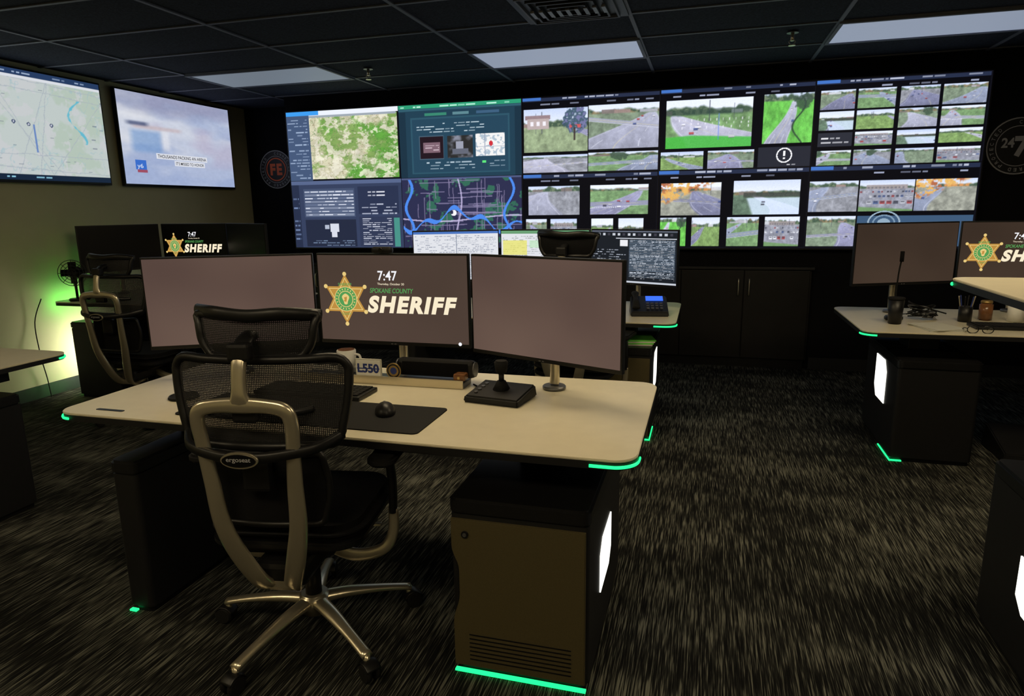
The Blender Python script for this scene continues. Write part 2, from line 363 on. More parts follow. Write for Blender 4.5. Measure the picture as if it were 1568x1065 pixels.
class Canvas:
    def __init__(s, w, h, U=1.0, V=1.0, bg=(10, 10, 14)):
        s.a = np.zeros((h, w, 3)); s.a[:] = bg; s.w, s.h, s.U, s.V = w, h, U, V
    def px(s, u0, v0, u1, v1):
        return (int(round(u0/s.U*s.w)), int(round(v0/s.V*s.h)), int(round(u1/s.U*s.w)), int(round(v1/s.V*s.h)))
    def rect(s, u0, v0, u1, v1, c, al=1.0):
        x0, y0, x1, y1 = s.px(u0, v0, u1, v1); x1 = max(x1, x0+1); y1 = max(y1, y0+1)
        s.a[y0:y1, x0:x1] = s.a[y0:y1, x0:x1]*(1-al)+np.array(c, float)*al
    def put(s, u0, v0, u1, v1, fn):
        x0, y0, x1, y1 = s.px(u0, v0, u1, v1); x1 = min(x1, s.w); y1 = min(y1, s.h)
        s.a[y0:y1, x0:x1] = fn(y1-y0, x1-x0)
    def lines(s, u0, v0, u1, v1, n, c, seed=0, fill=.6, bg=None):
        r = random.Random(seed)
        for i in range(n):
            v = v0+(v1-v0)*(i+.3)/n; u = u0
            while u < u1:
                L = r.uniform(.01, .05)*(s.U if s.U < 2 else 1.6)
                if r.random() < fill: s.rect(u, v, min(u+L, u1), v+(v1-v0)/n*.35, c, r.uniform(.55, 1))
                u += L+.010
    def disc(s, u, v, rx, ry, c, rin=0):
        Y, X = np.mgrid[0:s.h, 0:s.w]; d = ((X/s.w*s.U-u)/rx)**2+((Y/s.h*s.V-v)/ry)**2
        mk = (d < 1) & (d >= rin*rin); s.a[mk] = c

VW, VH = 1500, 327
C = Canvas(VW, VH, 5.0, 1.0, (16, 16, 24))
C.rect(0, 0, 1, .035, (225, 230, 240)); C.rect(0, .02, .21, .5, (66, 84, 116)); C.lines(.01, .05, .19, .49, 20, (160, 178, 206), 1)
def satmap(h, w):
    n = fbm(h, w, 5, 11, 6, 1.0); n2 = fbm(h, w, 12, 31, 4, 1.2); n3 = fbm(h, w, 2, 77, 4); n4 = fbm(h, w, 9, 131, 4)
    a = np.zeros((h, w, 3)); a[:] = (200, 196, 168); X = np.linspace(0, 1, w)[None]+np.zeros((h, 1))
    a = mixc(a, (132, 164, 92), sm(n-.50+.16*(X-.45), .10)); a = mixc(a, (92, 152, 62), sm(n3-.56+.25*(X-.55), .14)*sm(n4-.40, .12)); a = mixc(a, (222, 218, 200), sm(n2-.58, .06)*.8)
    a = mixc(a, (150, 138, 108), sm(.012-abs(n4-.5), .012)*.6); a = mixc(a, (240, 236, 224), sm(.006-abs(n-.47), .008)*.7); a = mixc(a, (70, 110, 60), sm(.012-abs(n2-.44), .014)*.6)
    return a*(.86+.28*n4[..., None])
C.put(.21, .04, .985, .49, satmap)
C.rect(.0, .0, .3, .03, (60, 150, 230)); C.rect(.21, .035, .98, .05, (150, 160, 170))
C.rect(1.0, 0, 1.99, .5, (34, 62, 80)); C.rect(1.0, 0, 1.99, .026, (44, 150, 112)); C.lines(1.02, .005, 1.9, .03, 1, (190, 240, 220), 3)
C.rect(1.0, .03, 1.99, .044, (50, 92, 108)); C.rect(1.0, .05, 1.06, .5, (28, 50, 66)); C.rect(1.94, .05, 1.99, .5, (28, 50, 66))
C.rect(1.10, .09, 1.90, .475, (46, 82, 100)); C.rect(1.112, .10, 1.888, .465, (38, 68, 88))
C.lines(1.15, .125, 1.70, .2, 4, (190, 208, 218), 5); C.rect(1.45, .06, 1.58, .08, (90, 130, 140)); C.rect(1.64, .06, 1.82, .08, (60, 92, 122)); C.rect(1.22, .062, 1.40, .078, (56, 130, 108))
C.rect(1.165, .215, 1.37, .375, (70, 92, 110)); C.rect(1.175, .22, 1.365, .37, (36, 24, 32)); C.rect(1.2, .26, 1.34, .33, (122, 96, 108)); C.lines(1.215, .275, 1.33, .32, 3, (210, 190, 200), 22, .7)
C.put(1.40, .22, 1.605, .37, lambda h, w: blur(mixc(np.full((h, w, 3), 44.), (130, 134, 150), sm(fbm(h, w, 3, 8, 3)-.55, .3))))
C.rect(1.47, .26, 1.53, .33, (150, 154, 170)); C.rect(1.44, .31, 1.57, .345, (96, 100, 114))
C.put(1.63, .215, 1.86, .365, lambda h, w: mixc(np.full((h, w, 3), 232.), (170, 186, 200), (fbm(h, w, 9, 5, 2) > .6).astype(float)))
C.rect(1.7, .215, 1.705, .365, (150, 160, 180)); C.rect(1.63, .3, 1.86, .304, (150, 160, 180))
C.disc(1.75, .28, .015, .018, (200, 50, 60)); C.lines(1.15, .39, 1.62, .45, 3, (180, 198, 210), 8); C.rect(1.68, .395, 1.71, .41, (90, 220, 120)); C.lines(1.74, .39, 1.86, .44, 3, (150, 170, 186), 18)
C.rect(0, .5, 1.0, 1.0, (52, 62, 90)); C.rect(0, .5, 1, .53, (84, 98, 134)); C.rect(0, .53, .07, 1, (38, 46, 70)); C.lines(.01, .55, .06, .95, 12, (120, 140, 180), 71)
C.rect(.11, .56, .58, .77, (66, 78, 106))
for i in range(8): C.rect(.12, .575+i*.024, .57, .592+i*.024, (118, 128, 152) if i % 2 else (92, 104, 132))
C.lines(.12, .57, .57, .765, 8, (222, 226, 238), 9, .55)
C.rect(.61, .55, .97, .75, (42, 50, 76)); C.lines(.7, .58, .85, .63, 2, (226, 228, 238), 4, 1); C.lines(.64, .67, .95, .76, 4, (190, 196, 214), 6)
C.rect(.11, .79, .58, .99, (36, 42, 62)); C.rect(.34, .82, .42, .88, (206, 210, 222)); C.rect(.35, .87, .40, .92, (206, 210, 222)); C.rect(.29, .83, .33, .86, (170, 178, 196)); C.lines(.14, .94, .56, .99, 3, (120, 140, 170), 12)
C.rect(.61, .77, .97, .99, (48, 56, 82)); C.lines(.64, .78, .90, .98, 14, (214, 218, 232), 15, .75); C.rect(.92, .78, .97, .99, (70, 140, 130))
def nmap(h, w):
    T, X = np.meshgrid(np.linspace(0, 1, h), np.linspace(0, 1, w), indexing='ij')
    a = np.zeros((h, w, 3)); a[:] = (44, 46, 76)
    a = mixc(a, (52, 108, 86), sm(fbm(h, w, 5, 91, 4, 1.6)-.63, .03)*.9)
    r = np.random.default_rng(5); wob = .01*(fbm(h, w, 3, 44, 2)-.5)
    for k in range(40):
        x = r.random(); y0 = r.random()*.7
        a = mixc(a, (124, 116, 150), ((abs(X-x+wob*2) < .0035) & (T > y0) & (T < y0+r.uniform(.1, .5))).astype(float)*.75)
    for k in range(34):
        y = r.random(); x0 = r.random()*.8
        a = mixc(a, (132, 124, 160), ((abs(T-y+wob*4) < .007) & (X > x0) & (X < x0+r.uniform(.08, .4))).astype(float)*.75)
    a = mixc(a, (196, 186, 224), ((abs(T-.58-.04*np.sin(X*5)) < .01)).astype(float)*.8); a = mixc(a, (190, 180, 220), ((abs(X-.48-.03*np.sin(T*5)) < .006)).astype(float)*.8)
    riv = .60+.12*np.sin(X*8+1)+.06*np.sin(X*25); a = mixc(a, (74, 132, 226), (abs(T-riv) < .022+.012*np.sin(X*31)).astype(float))
    riv2 = .06+.03*np.sin(T*11); a = mixc(a, (74, 132, 226), ((abs(X-riv2) < .012) & (T < .75)).astype(float)); a = mixc(a, (74, 132, 226), ((abs(X-.90-.04*np.sin(T*9)) < .010) & (T < .8)).astype(float))
    a = mixc(a, (236, 236, 248), (((X-.44)**2/.0006+(T-.50)**2/.0018) < 1).astype(float)*(fbm(h, w, 20, 3, 2) > .45)); return a
C.put(1.0, .5, 1.985, 1.0, nmap); C.rect(1.0, .5, 1.985, .515, (76, 86, 124))
for c_ in (2, 3, 4):
    for r_ in (0, .5):
        C.rect(c_, r_+.005, c_+.99, r_+.028, (38, 46, 70)); C.rect(c_, r_+.003, c_+.14, r_+.022, (66, 112, 190)); C.lines(c_+.2, r_, c_+.95, r_+.03, 1, (180, 186, 206), c_*7+int(r_*9), .35)
        C.rect(c_, r_+.028, c_+.99, r_+.5-.01, (10, 10, 16)); C.lines(c_+.02, r_+.035, c_+.95, r_+.06, 1, (150, 156, 180), 7+c_, .3)
F = [(2.01,.075,2.485,.355,'house'),(2.495,.07,2.99,.35,'hwy'),(2.0,.375,2.485,.49,'grey'),(2.495,.37,2.99,.49,'cross'),
 (3.04,.07,3.61,.365,'park'),(3.68,.065,3.99,.355,'path'),(3.01,.385,3.30,.495,'field'),(3.33,.385,3.635,.495,'hwy'),
 (2.04,.58,2.43,.775,'grey'),(2.51,.58,2.93,.775,'cross'),(2.02,.80,2.18,.985,'hwy'),(2.21,.80,2.41,.985,'lot'),(2.52,.80,2.68,.985,'field'),(2.72,.80,2.9,.985,'river'),
 (3.02,.58,3.43,.785,'autumn'),(3.515,.575,3.945,.785,'river'),(3.02,.80,3.2,.985,'path'),(3.24,.80,3.43,.985,'field'),(3.48,.80,3.69,.985,'cross'),(3.73,.80,3.955,.985,'lot'),
 (4.0,.59,4.30,.775,'grey'),(4.31,.59,4.635,.775,'lot'),(4.64,.59,4.985,.775,'autumn'),(4.0,.80,4.3,.985,'hwy')]
for i, (a, b, c, d, k) in enumerate(F): C.put(a, b, c, d, lambda h, w, k=k, i=i: feed(h, w, k, 100+i*3))
cs = [(4.03,4.235),(4.255,4.475),(4.50,4.72),(4.74,4.98)]; rs = [(.06,.17),(.185,.29),(.305,.385),(.41,.495)]
for i, (a, c) in enumerate(cs):
    for j, (b, d) in enumerate(rs):
        if i == 0 and j == 2: C.rect(a, b, c, d, (44, 46, 56)); C.lines(a+.02, b+.02, c-.02, d-.01, 2, (230, 230, 236), 44, .7)
        else: C.put(a, b, c, d, lambda h, w, i=i, j=j: feed(h, w, ['hwy', 'lot', 'cross', 'river', 'grey', 'field', 'hwy'][(i*2+3*j) % 7], 300+i*7+j))
C.rect(3.66, .375, 3.99, .495, (40, 42, 52)); C.disc(3.825, .425, .05, .045, (240, 240, 245), .84); C.rect(3.82, .4, 3.832, .43, (240, 240, 245)); C.rect(3.82, .44, 3.832, .45, (240, 240, 245)); C.lines(3.76, .475, 3.9, .49, 1, (200, 200, 206), 2, .8)
C.rect(4.31, .80, 4.985, .985, (60, 86, 116)); C.disc(4.47, .845, .10, .075, (150, 172, 190), .9); C.disc(4.47, .845, .07, .052, (120, 146, 170), .85); C.disc(4.47, .845, .04, .03, (140, 164, 184))

def tvmap():
    h, w = 160, 290; c = Canvas(w, h, 1, 1, (196, 206, 204)); n = fbm(h, w, 3, 21, 5, 1.8); n2 = fbm(h, w, 8, 26, 4, 1.8)
    c.a = mixc(c.a, (184, 200, 188), sm(n-.52, .06)); c.a = mixc(c.a, (206, 208, 212), sm(n2-.58, .05)*.7)
    Y, X = np.mgrid[0:h, 0:w]; X = X/w; Y = Y/h
    c.a = mixc(c.a, (150, 188, 200), sm(.004-abs(fbm(h, w, 2, 63, 5, 2)-.5), .006)*.5)
    r = random.Random(3)
    for k in range(7):
        q = r.uniform(-.5, .5); x0 = r.random(); c.a = mixc(c.a, (170, 180, 190), (abs(X-x0-q*(Y-.5)-.02*n2) < .0025).astype(float)*.7)
    for k in range(4):
        q = r.uniform(-.3, .3); y0 = r.random(); c.a = mixc(c.a, (170, 180, 190), (abs(Y-y0-q*(X-.5)-.03*n2) < .004).astype(float)*.7)
    c.a = mixc(c.a, (104, 188, 210), sm(.004+.05*(n2-.45)-abs(X-.82-.05*np.sin(Y*13)), .006)*((Y > .2) & (Y < .62)))
    for k in range(30): u, v = r.random(), r.uniform(.12, .9); c.rect(u, v, u+r.uniform(.012, .03), v+.008, (120, 130, 144), .7)
    c.rect(.555, .48, .566, .74, (110, 140, 196)); 
    for (u, v) in ((.45, .47), (.66, .47), (.3, .5), (.53, .48)): c.disc(u, v, .010, .018, (62, 76, 110)); c.disc(u, v, .005, .009, (200, 205, 220))
    c.rect(0, 0, 1, .06, (40, 62, 100)); c.lines(.02, .01, .9, .05, 1, (160, 180, 210), 5, .4); c.rect(0, .055, 1, .08, (222, 226, 234)); c.rect(0, .945, 1, 1, (24, 40, 62)); c.lines(.3, .95, .62, .99, 1, (150, 210, 235), 3, .6); return c.a
def tvnews():
    h, w = 160, 290; c = Canvas(w, h, 1, 1, (190, 199, 222)); 
    c.a = mixc(c.a, (222, 225, 234), sm(fbm(h, w, 2, 5, 4, .4)-.5, .25)); c.a = mixc(c.a, (146, 164, 206), sm(fbm(h, w, 3, 15, 4, .5)-.56, .16)*.6)
    c.a = mixc(c.a, (180, 164, 190), sm(fbm(h, w, 3, 95, 3, .6)-.6, .15)*.4)
    Y, X = np.mgrid[0:h, 0:w]; X = X/w; Y = Y/h
    c.a = mixc(c.a, (140, 146, 178), sm(.16+.05*np.sin(X*4)-Y, .12)*.6)
    c.a = mixc(c.a, (160, 176, 214), sm(Y-.72, .2)*.5)
    c.a = mixc(c.a, (112, 152, 206), sm(.12-abs(X-.2), .05)*sm(.12-abs(Y-.52), .05)*.6); c.a = mixc(c.a, (230, 232, 240), sm(.03-abs(X-.36), .03)*sm(.12-abs(Y-.48), .05)*.7)
    c.a = mixc(c.a, (200, 184, 190), sm(.2-abs(X-.3), .05)*sm(.02-abs(Y-.36), .02)*.8); c.a = mixc(c.a, (70, 80, 116), sm(.08-abs(X-.14), .05)*sm(.02-abs(Y-.33), .02)*.8)
    for k in range(4): c.a = blur(c.a)
    c.a += 10*(fbm(h, w, 40, 6, 2)-.5)[..., None]
    c.rect(.09, .73, .175, .84, (60, 112, 206)); c.rect(.1, .84, .18, .87, (160, 80, 100)); return c.a

# ------------------------------------------------------------------ ROOM
CZ = 2.53; XL = -5.0; XR = 4.6; YF = -3.0; YB = 6.74; YV = 6.20
def slab(name, x0, x1, y0, y1, z0, z1, m): return bx(name, x0, x1, y0, y1, z0, z1, m)
slab('floor', XL-.1, XR+.1, YF-.1, YB+.1, -.1, 0, M['carpet'])
slab('ceiling', XL-.1, XR+.1, YF-.1, YB+.1, CZ, CZ+.1, M['ceil'])
slab('wall_left', XL-.1, XL, YF-.1, YB+.1, 0, CZ, M['wallleft'])
slab('wall_back', XL, XR, YB, YB+.1, 0, CZ, M['wallback'])
slab('wall_video', -4.12, XR, YV, YB, 0, CZ, M['wallback'])
slab('wall_right', XR, XR+.1, YF-.1, YB+.1, 0, CZ, M['wallback'])
slab('wall_front', XL, XR, YF-.1, YF, 0, CZ, M['wallleft'])
slab('baseboard_left', XL, XL+.012, YF, YB, 0, .1, M['trimdark'])
slab('baseboard_video', .91, XR, YV-.012, YV, 0, .1, M['trimdark'])
bm = bmesh.new()
def addbox(bm, x0, x1, y0, y1, z0, z1):
    r = bmesh.ops.create_cube(bm, size=1)
    for v in r['verts']: v.co = Vector(((x0+x1)/2+v.co.x*(x1-x0), (y0+y1)/2+v.co.y*(y1-y0), (z0+z1)/2+v.co.z*(z1-z0)))
GX, GY, GX0, GY0 = 1.236, 0.61, -0.482, 4.917
x = GX0-GX*3
while x < XR:
    addbox(bm, x-.012, x+.012, YF, YV if x > -4.12 else YB, CZ-.008, CZ); x += GX
y = GY0-GY*12
while y < YB:
    addbox(bm, XL, XR if y < YV else -4.12, y-.012, y+.012, CZ-.007, CZ); y += GY
me = bpy.data.meshes.new('ceiling_grid'); bm.to_mesh(me); bm.free(); finish('ceiling_grid', me, M['gridbar'], None)
def troffer(x0, y0, m):
    p = empty('ceiling_light_panel', (x0+GX/2, y0+GY/2, CZ))
    box('lens', (0, 0, -.009), (GX-.03, GY-.03, .006), m, p)
    for n_, c_, s_ in (('frame_1', (0, GY/2-.012, -.012), (GX, .024, .014)), ('frame_2', (0, -GY/2+.012, -.012), (GX, .024, .014)), ('frame_3', (GX/2-.012, 0, -.012), (.024, GY-.048, .014)), ('frame_4', (-GX/2+.012, 0, -.012), (.024, GY-.048, .014))):
        box(n_, c_, s_, M['gridbar'], p)
for k in (-3, -1, 1): troffer(GX0+GX*k, GY0, M['trofferdim'] if k == -3 else M['troffer'])
for k in (-1, 1): troffer(GX0+GX*k, GY0-4*GY, M['trofferwarm'])
for k in (-3, -1, 1): troffer(GX0+GX*k, GY0-9*GY, M['trofferwarm'])
p = empty('air_vent', (GX0-.305, GY0-GY*1.5, CZ))
box('frame_plate', (0, 0, -.012), (.6, .6, .012), M['trimdark'], p, .003)
for i in range(5):
    s_ = .5-.1*i
    for j, (cx, cy, sx, sy) in enumerate(((0, s_/2, s_, .012), (0, -s_/2, s_, .012), (s_/2, 0, .012, s_), (-s_/2, 0, .012, s_))):
        box('louver_%d_%d' % (i, j), (cx, cy, -.024-.004*i), (sx, sy, .02), M['gridbar'] if i == 0 else M['trimdark'], p)
for i in range(9): box('blade_%d' % i, (-.2+.05*i, 0, -.045), (.022, .12, .012), M['greymetal'], p)
for (sx, sy) in ((-2.66, 5.2), (.5, 5.1)):
    p = empty('fire_sprinkler', (sx, sy, CZ))
    cyl('escutcheon', (0, 0, -.006), .038, .012, M['greymetal'], p, r2=.03); cyl('stem', (0, 0, -.035), .011, .05, M['silver'], p)
    sweep('frame_arm_1', [(-.006, 0, -.05), (-.02, 0, -.065), (-.004, 0, -.085)], .005, .005, M['silver'], p); sweep('frame_arm_2', [(.006, 0, -.05), (.02, 0, -.065), (.004, 0, -.085)], .005, .005, M['silver'], p)
    cyl('deflector', (0, 0, -.088), .022, .004, M['silver'], p)

# ------------------------------------------------------------------ VIDEO WALL
vx0, vx1, vz0, vz1 = -4.065, 2.025, 1.046, 2.37
p = empty('video_wall', (vx0, 6.13, vz0))
box('chassis', ((vx1-vx0)/2, .037, (vz1-vz0)/2), (vx1-vx0+.03, .064, vz1-vz0+.03), M['blackplastic'], p, .004)
raster('display_surface', C.a, 0, 0, vx1-vx0, vz1-vz0, 0.0, M['vc'], p)
for i in range(1, 5): box('seam_v_%d' % i, ((vx1-vx0)*i/5, 0.0, (vz1-vz0)/2), (.004, .006, vz1-vz0), M['blackplastic'], p)
box('seam_h', ((vx1-vx0)/2, 0, (vz1-vz0)/2), (vx1-vx0, .006, .004), M['blackplastic'], p)

p = empty('storage_cabinet', (0, YV, 0))
bx('carcass', -4.0, .88, -.04, -.001, .08, .86, M['cabinet'], p)
bx('countertop', -4.02, .90, -.07, -.001, .862, .885, M['black'], p, .004)
bx('toe_kick', -3.98, .86, -.03, -.001, .0, .08, M['blackplastic'], p)
for i in range(9):
    x1 = .865-.53*i; bx('door_panel_%d' % i, x1-.522, x1, -.06, -.041, .085, .855, M['cabinet'], p, .003)
    hx = x1-.522+.04 if i % 2 == 0 else x1-.04
    sweep('handle_%d' % i, [(hx, -.062, .64), (hx, -.085, .65), (hx, -.088, .71), (hx, -.085, .77), (hx, -.062, .78)], .012, .012, M['silver'], p, n=3, seg=8, up=(1, 0, 0))

def wall_tv(y0, y1, arr, news):
    p = empty('wall_television', (XL, y0, 1.655), math.pi/2)
    W, H = y1-y0, .83
    box('bracket', (W/2, -.012, H/2), (.5, .022, .35), M['blackplastic'], p)
    box('housing', (W/2, -.04, H/2), (W, .034, H), M['blackplastic'], p, .004)
    raster('display_surface', arr, .012, .02, W-.024, H-.034, -.058, M['vctv'], p)
    if news:
        text('caption_line_1', 'THOUSANDS PACKING AN ARENA', .41, .265, .64, .03, -.0605, M['e_off'], p, .01)
        text('caption_line_2', "IT'S MISSED TO HONOR", .63, .21, .38, .028, -.0605, M['e_off'], p, .01)
        bx('caption_plate_1', .395, 1.065, -.0598, -.0585, .255, .305, M['e_haze'], p); bx('caption_plate_2', .615, 1.025, -.0598, -.0585, .20, .248, M['e_haze'], p)
        text('channel_letters', 'y6', .155, .15, .07, .05, -.06, M['e_bluelogo'], p, .02)
wall_tv(4.93, 6.40, tvnews(), True); wall_tv(3.32, 4.79, tvmap(), False)

def emblem(x, y, z, r, style):
    p = empty('round_wall_emblem', (x, y, z))
    cyl('disc_plate', (0, -.006, 0), r, .011, M['black'], p, 'Y', seg=56)
    disc('outer_ring', 0, 0, r*.98, -.0125, M['greypaint'], p, r*.94); disc('inner_ring', 0, 0, r*.70, -.0125, M['greypaint'], p, r*.675)
    n = 30; word = 'CONNECTED.POWERED.PROTECTED.. '
    for i in range(n):
        ch = word[i % len(word)]
        if ch in ' .': continue
        a = math.pi/2-2*math.pi*i/n
        t = text('ring_letter_%d' % i, ch, -r*.045, -r*.06, r*.09, r*.12, 0, M['greypaint'], p, .01)
        t.location = (math.cos(a)*r*.82, -.0127, math.sin(a)*r*.82); t.rotation_euler = (0, -(a-math.pi/2), 0)
    if style == 0:
        disc('center_field', 0, 0, r*.60, -.0127, M['orange'], p, r*.54)
        text('letter_f', 'F', -r*.36, -r*.30, r*.32, r*.6, -.013, M['orange'], p, .05); text('letter_e', 'E', r*.04, -r*.30, r*.32, r*.6, -.013, M['orange'], p, .05)
    else:
        text('numeral', '7', -r*.12, -r*.38, r*.5, r*.72, -.013, M['greypaint'], p, .05); text('numeral_small', '24', -r*.52, -r*.05, r*.40, r*.34, -.013, M['greypaint'], p, .03)
emblem(-4.64, YB, 1.87, .21, 0); emblem(2.27, YV, 1.82, .215, 1)

# ------------------------------------------------------------------ WORKSTATIONS
def arc_led(name, cx, cy, r, a0, ext0, ext1, z, m, p):
    pts = []; d0 = Vector((math.cos(math.radians(a0-90)), math.sin(math.radians(a0-90))))
    s = Vector((cx+r*math.cos(math.radians(a0)), cy+r*math.sin(math.radians(a0))))
    if ext0 > 0: pts.append((s.x+d0.x*ext0, s.y+d0.y*ext0, z))
    for i in range(7):
        a = math.radians(a0+15*i); pts.append((cx+r*math.cos(a), cy+r*math.sin(a), z))
    d1 = Vector((math.cos(math.radians(a0+180)), math.sin(math.radians(a0+180)))); e = pts[-1]
    if ext1 > 0: pts.append((e[0]+d1.x*ext1, e[1]+d1.y*ext1, z))
    return sweep(name, pts, .006, .010, m, p, n=2, seg=6, up=(0, 0, 1))
def pedestal(p, tag, x0, x1, y0, y1, zt, face, light, led_sides=(), lm=None, wm=None, lz=(.20, .37), fl=(0.0, 1.0)):
    rrect(tag+'_body', x0, x1, y0, y1, .025, zt-.05, .02, M['black'], p)
    rrect(tag+'_lid', x0-.004, x1+.004, y0-.006, y1, zt-.05, zt, .03, M['blackplastic'], p, .008)
    rrect(tag+'_plinth', x0+.01, x1-.01, y0+.01, y1-.01, 0, .025, .02, M['blackplastic'], p)
    g = lm or M['green']
    if fl: bx(tag+'_led_front', x0+.005+(x1-x0-.01)*fl[0], x0+.005+(x1-x0-.01)*fl[1], y0-.012, y0+.002, .006, .012, g, p)
    for s_ in led_sides:
        xx = x1 if s_ > 0 else x0
        bx(tag+'_led_side_%s' % ('r' if s_ > 0 else 'l'), xx-.003, xx+.004, y0-.012, y0+.26, .006, .012, g, p)
    if face:
        a, b = x0+.006, x1-.008; zb, z1 = .03, zt-.062; hh = z1-zb
        L = [(a, z1), (a, zb+hh*.82)] + [(a+.022*(0.5-0.5*math.cos(math.pi*min(1, i/6))), zb+hh*(.82-.16*i/6)) for i in range(1, 7)] + [(a+.022*(0.5+0.5*math.cos(math.pi*i/6)), zb+hh*(.5-.2*i/6)) for i in range(0, 7)] + [(a, zb)]
        prism(tag+'_front_panel', L+[(b, zb), (b, z1)], y0-.012, y0+.001, M['pedface'], p, .002, 'XZ')
        for i in range(7): bx(tag+'_vent_%d' % i, a+.05, b-.04, y0-.0135, y0-.011, .055+i*.014, .0585+i*.014, M['blackplastic'], p)
        cyl(tag+'_lock', (a+.045, y0-.014, z1-.045), .011, .006, M['blackplastic'], p, 'Y'); cyl(tag+'_lock_core', (a+.045, y0-.0175, z1-.045), .006, .003, M['greymetal'], p, 'Y')
    if light:
        xx = x1 if light > 0 else x0; yy0, yy1, z0, z1 = y0+.22, y0+.46, lz[0], lz[1]; k = (z1-z0)*.25
        q = [(yy0, z0), (yy1-.05, z0), (yy1, z0+k), (yy1, z1), (yy0+.05, z1), (yy0, z1-k)]
        bm = bmesh.new(); f = bm.faces.new([bm.verts.new((xx-.002*light, a_, b_)) for a_, b_ in q])
        ex = bmesh.ops.extrude_face_region(bm, geom=[f]); bmesh.ops.translate(bm, vec=(.006*light, 0, 0), verts=[g_ for g_ in ex['geom'] if isinstance(g_, bmesh.types.BMVert)])
        bmesh.ops.recalc_face_normals(bm, faces=bm.faces[:]); me = bpy.data.meshes.new(tag+'_light'); bm.to_mesh(me); bm.free(); finish(tag+'_light_panel', me, wm or M['whitelight'], p)
def desk(x0, x1, y0, y1, z, peds, leds, lm=None, slot=False):
    ox, oy = (x0+x1)/2, (y0+y1)/2
    p = empty('console_desk', (ox, oy, 0)); a, b, c, d = x0-ox, x1-ox, y0-oy, y1-oy; r = .07
    rrect('desktop_laminate', a, b, c, d, z-.008, z, r, M['laminate'], p, .002)
    rrect('desktop_core', a+.001, b-.001, c+.001, d-.001, z-.03, z-.008, r, M['black'], p)
    g = lm or M['green']
    for q in leds:
        cx = b-r if 'r' in q else a+r; cy = c+r if 'f' in q else d-r
        a0 = {'fr': 270, 'fl': 180, 'br': 0, 'bl': 90}[q]
        e = (.06, .02) if q == 'fr' else (0.0, .0)
        arc_led('edge_led_'+q, cx, cy, r+.003, a0, e[0], e[1], z-.02, g, p)
    for i, (tag, px0, px1, py0, py1, zt, face, light, ls, kw) in enumerate(peds):
        pedestal(p, tag, px0-ox, px1-ox, py0-oy, py1-oy, zt, face, light, ls, **kw)
        mx = (px0+px1)/2-ox; w_ = min(.16, abs(px1-px0)-.03)
        bx(tag+'_lift_column', mx-w_/2, mx+w_/2, (py0+py1)/2-oy-.05, (py0+py1)/2-oy+.15, zt-.001, z-.03, M['blackplastic'], p, .004)
    if len(peds) > 1:
        bx('cross_beam', peds[0][1]-ox+.05, peds[1][2]-ox-.05, .1, .16, z-.09, z-.031, M['blackplastic'], p)
    if slot: rrect('cable_slot', a+.13, a+.25, c+.055, c+.072, z, z+.0015, .008, M['blackplastic'], p)
    return p
D = desk(-2.215, -.156, 1.76, 2.635, .73, [('left_leg', -1.965, -1.86, 1.735, 2.48, .58, False, 0, (), dict(fl=(.05, .35))), ('right_cabinet', -.70, -.28, 1.735, 2.48, .58, True, 1, (), {})], ['fr', 'fl'], slot=True)
bx('under_tray', .08, .45, -.2, -.12, .60, .615, M['greymetal'], D, .002); bx('under_tray_bracket', .23, .29, -.2, -.14, .615, .701, M['blackplastic'], D)
desk(-2.16, -.145, 4.03, 4.95, .73, [('left_leg', -1.92, -1.82, 4.0, 4.75, .58, False, 0, (), {}), ('right_cabinet', -.70, -.28, 4.0, 4.75, .58, True, 1, (1,), dict(lz=(.27, .50)))], ['fr', 'fl'])
desk(.85, 2.85, 3.98, 4.93, .73, [('left_cabinet', 1.04, 1.44, 3.98, 4.7, .58, False, -1, (-1,), dict(lz=(.27, .52), fl=(0, .14))), ('right_leg', 2.5, 2.6, 3.98, 4.7, .58, False, 0, (), {})], ['fl', 'fr'])
desk(.85, 2.85, 1.76, 2.77, 1.15, [('left_cabinet', .96, 1.38, 1.735, 2.47, .58, True, -1, (), {}), ('right_leg', 2.5, 2.6, 1.735, 2.47, .58, False, 0, (), {})], ['bl', 'fl'])
desk(-4.93, -3.10, 1.76, 2.61, .73, [('left_leg', -4.75, -4.65, 1.735, 2.35, .58, False, 0, (), {}), ('right_cabinet', -3.55, -3.14, 1.735, 2.35, .58, True, 0, (), {})], ['br', 'fr'])
D2 = desk(-4.90, -3.05, 4.02, 4.9, .75, [('left_cabinet', -4.72, -4.30, 4.0, 4.7, .60, False, -1, (), dict(wm=M['whitewash'], lz=(.12, .5), fl=None)), ('right_leg', -3.4, -3.3, 4.0, 4.7, .60, False, 0, (), dict(fl=None))], [])
bx('side_led_strip', -.931, -.926, -.36, .0, .724, .734, M['greenstrong'], D2)
bx('floor_led_strip', -.75, -.745, -.4, -.1, .014, .022, M['greenstrong'], D2)

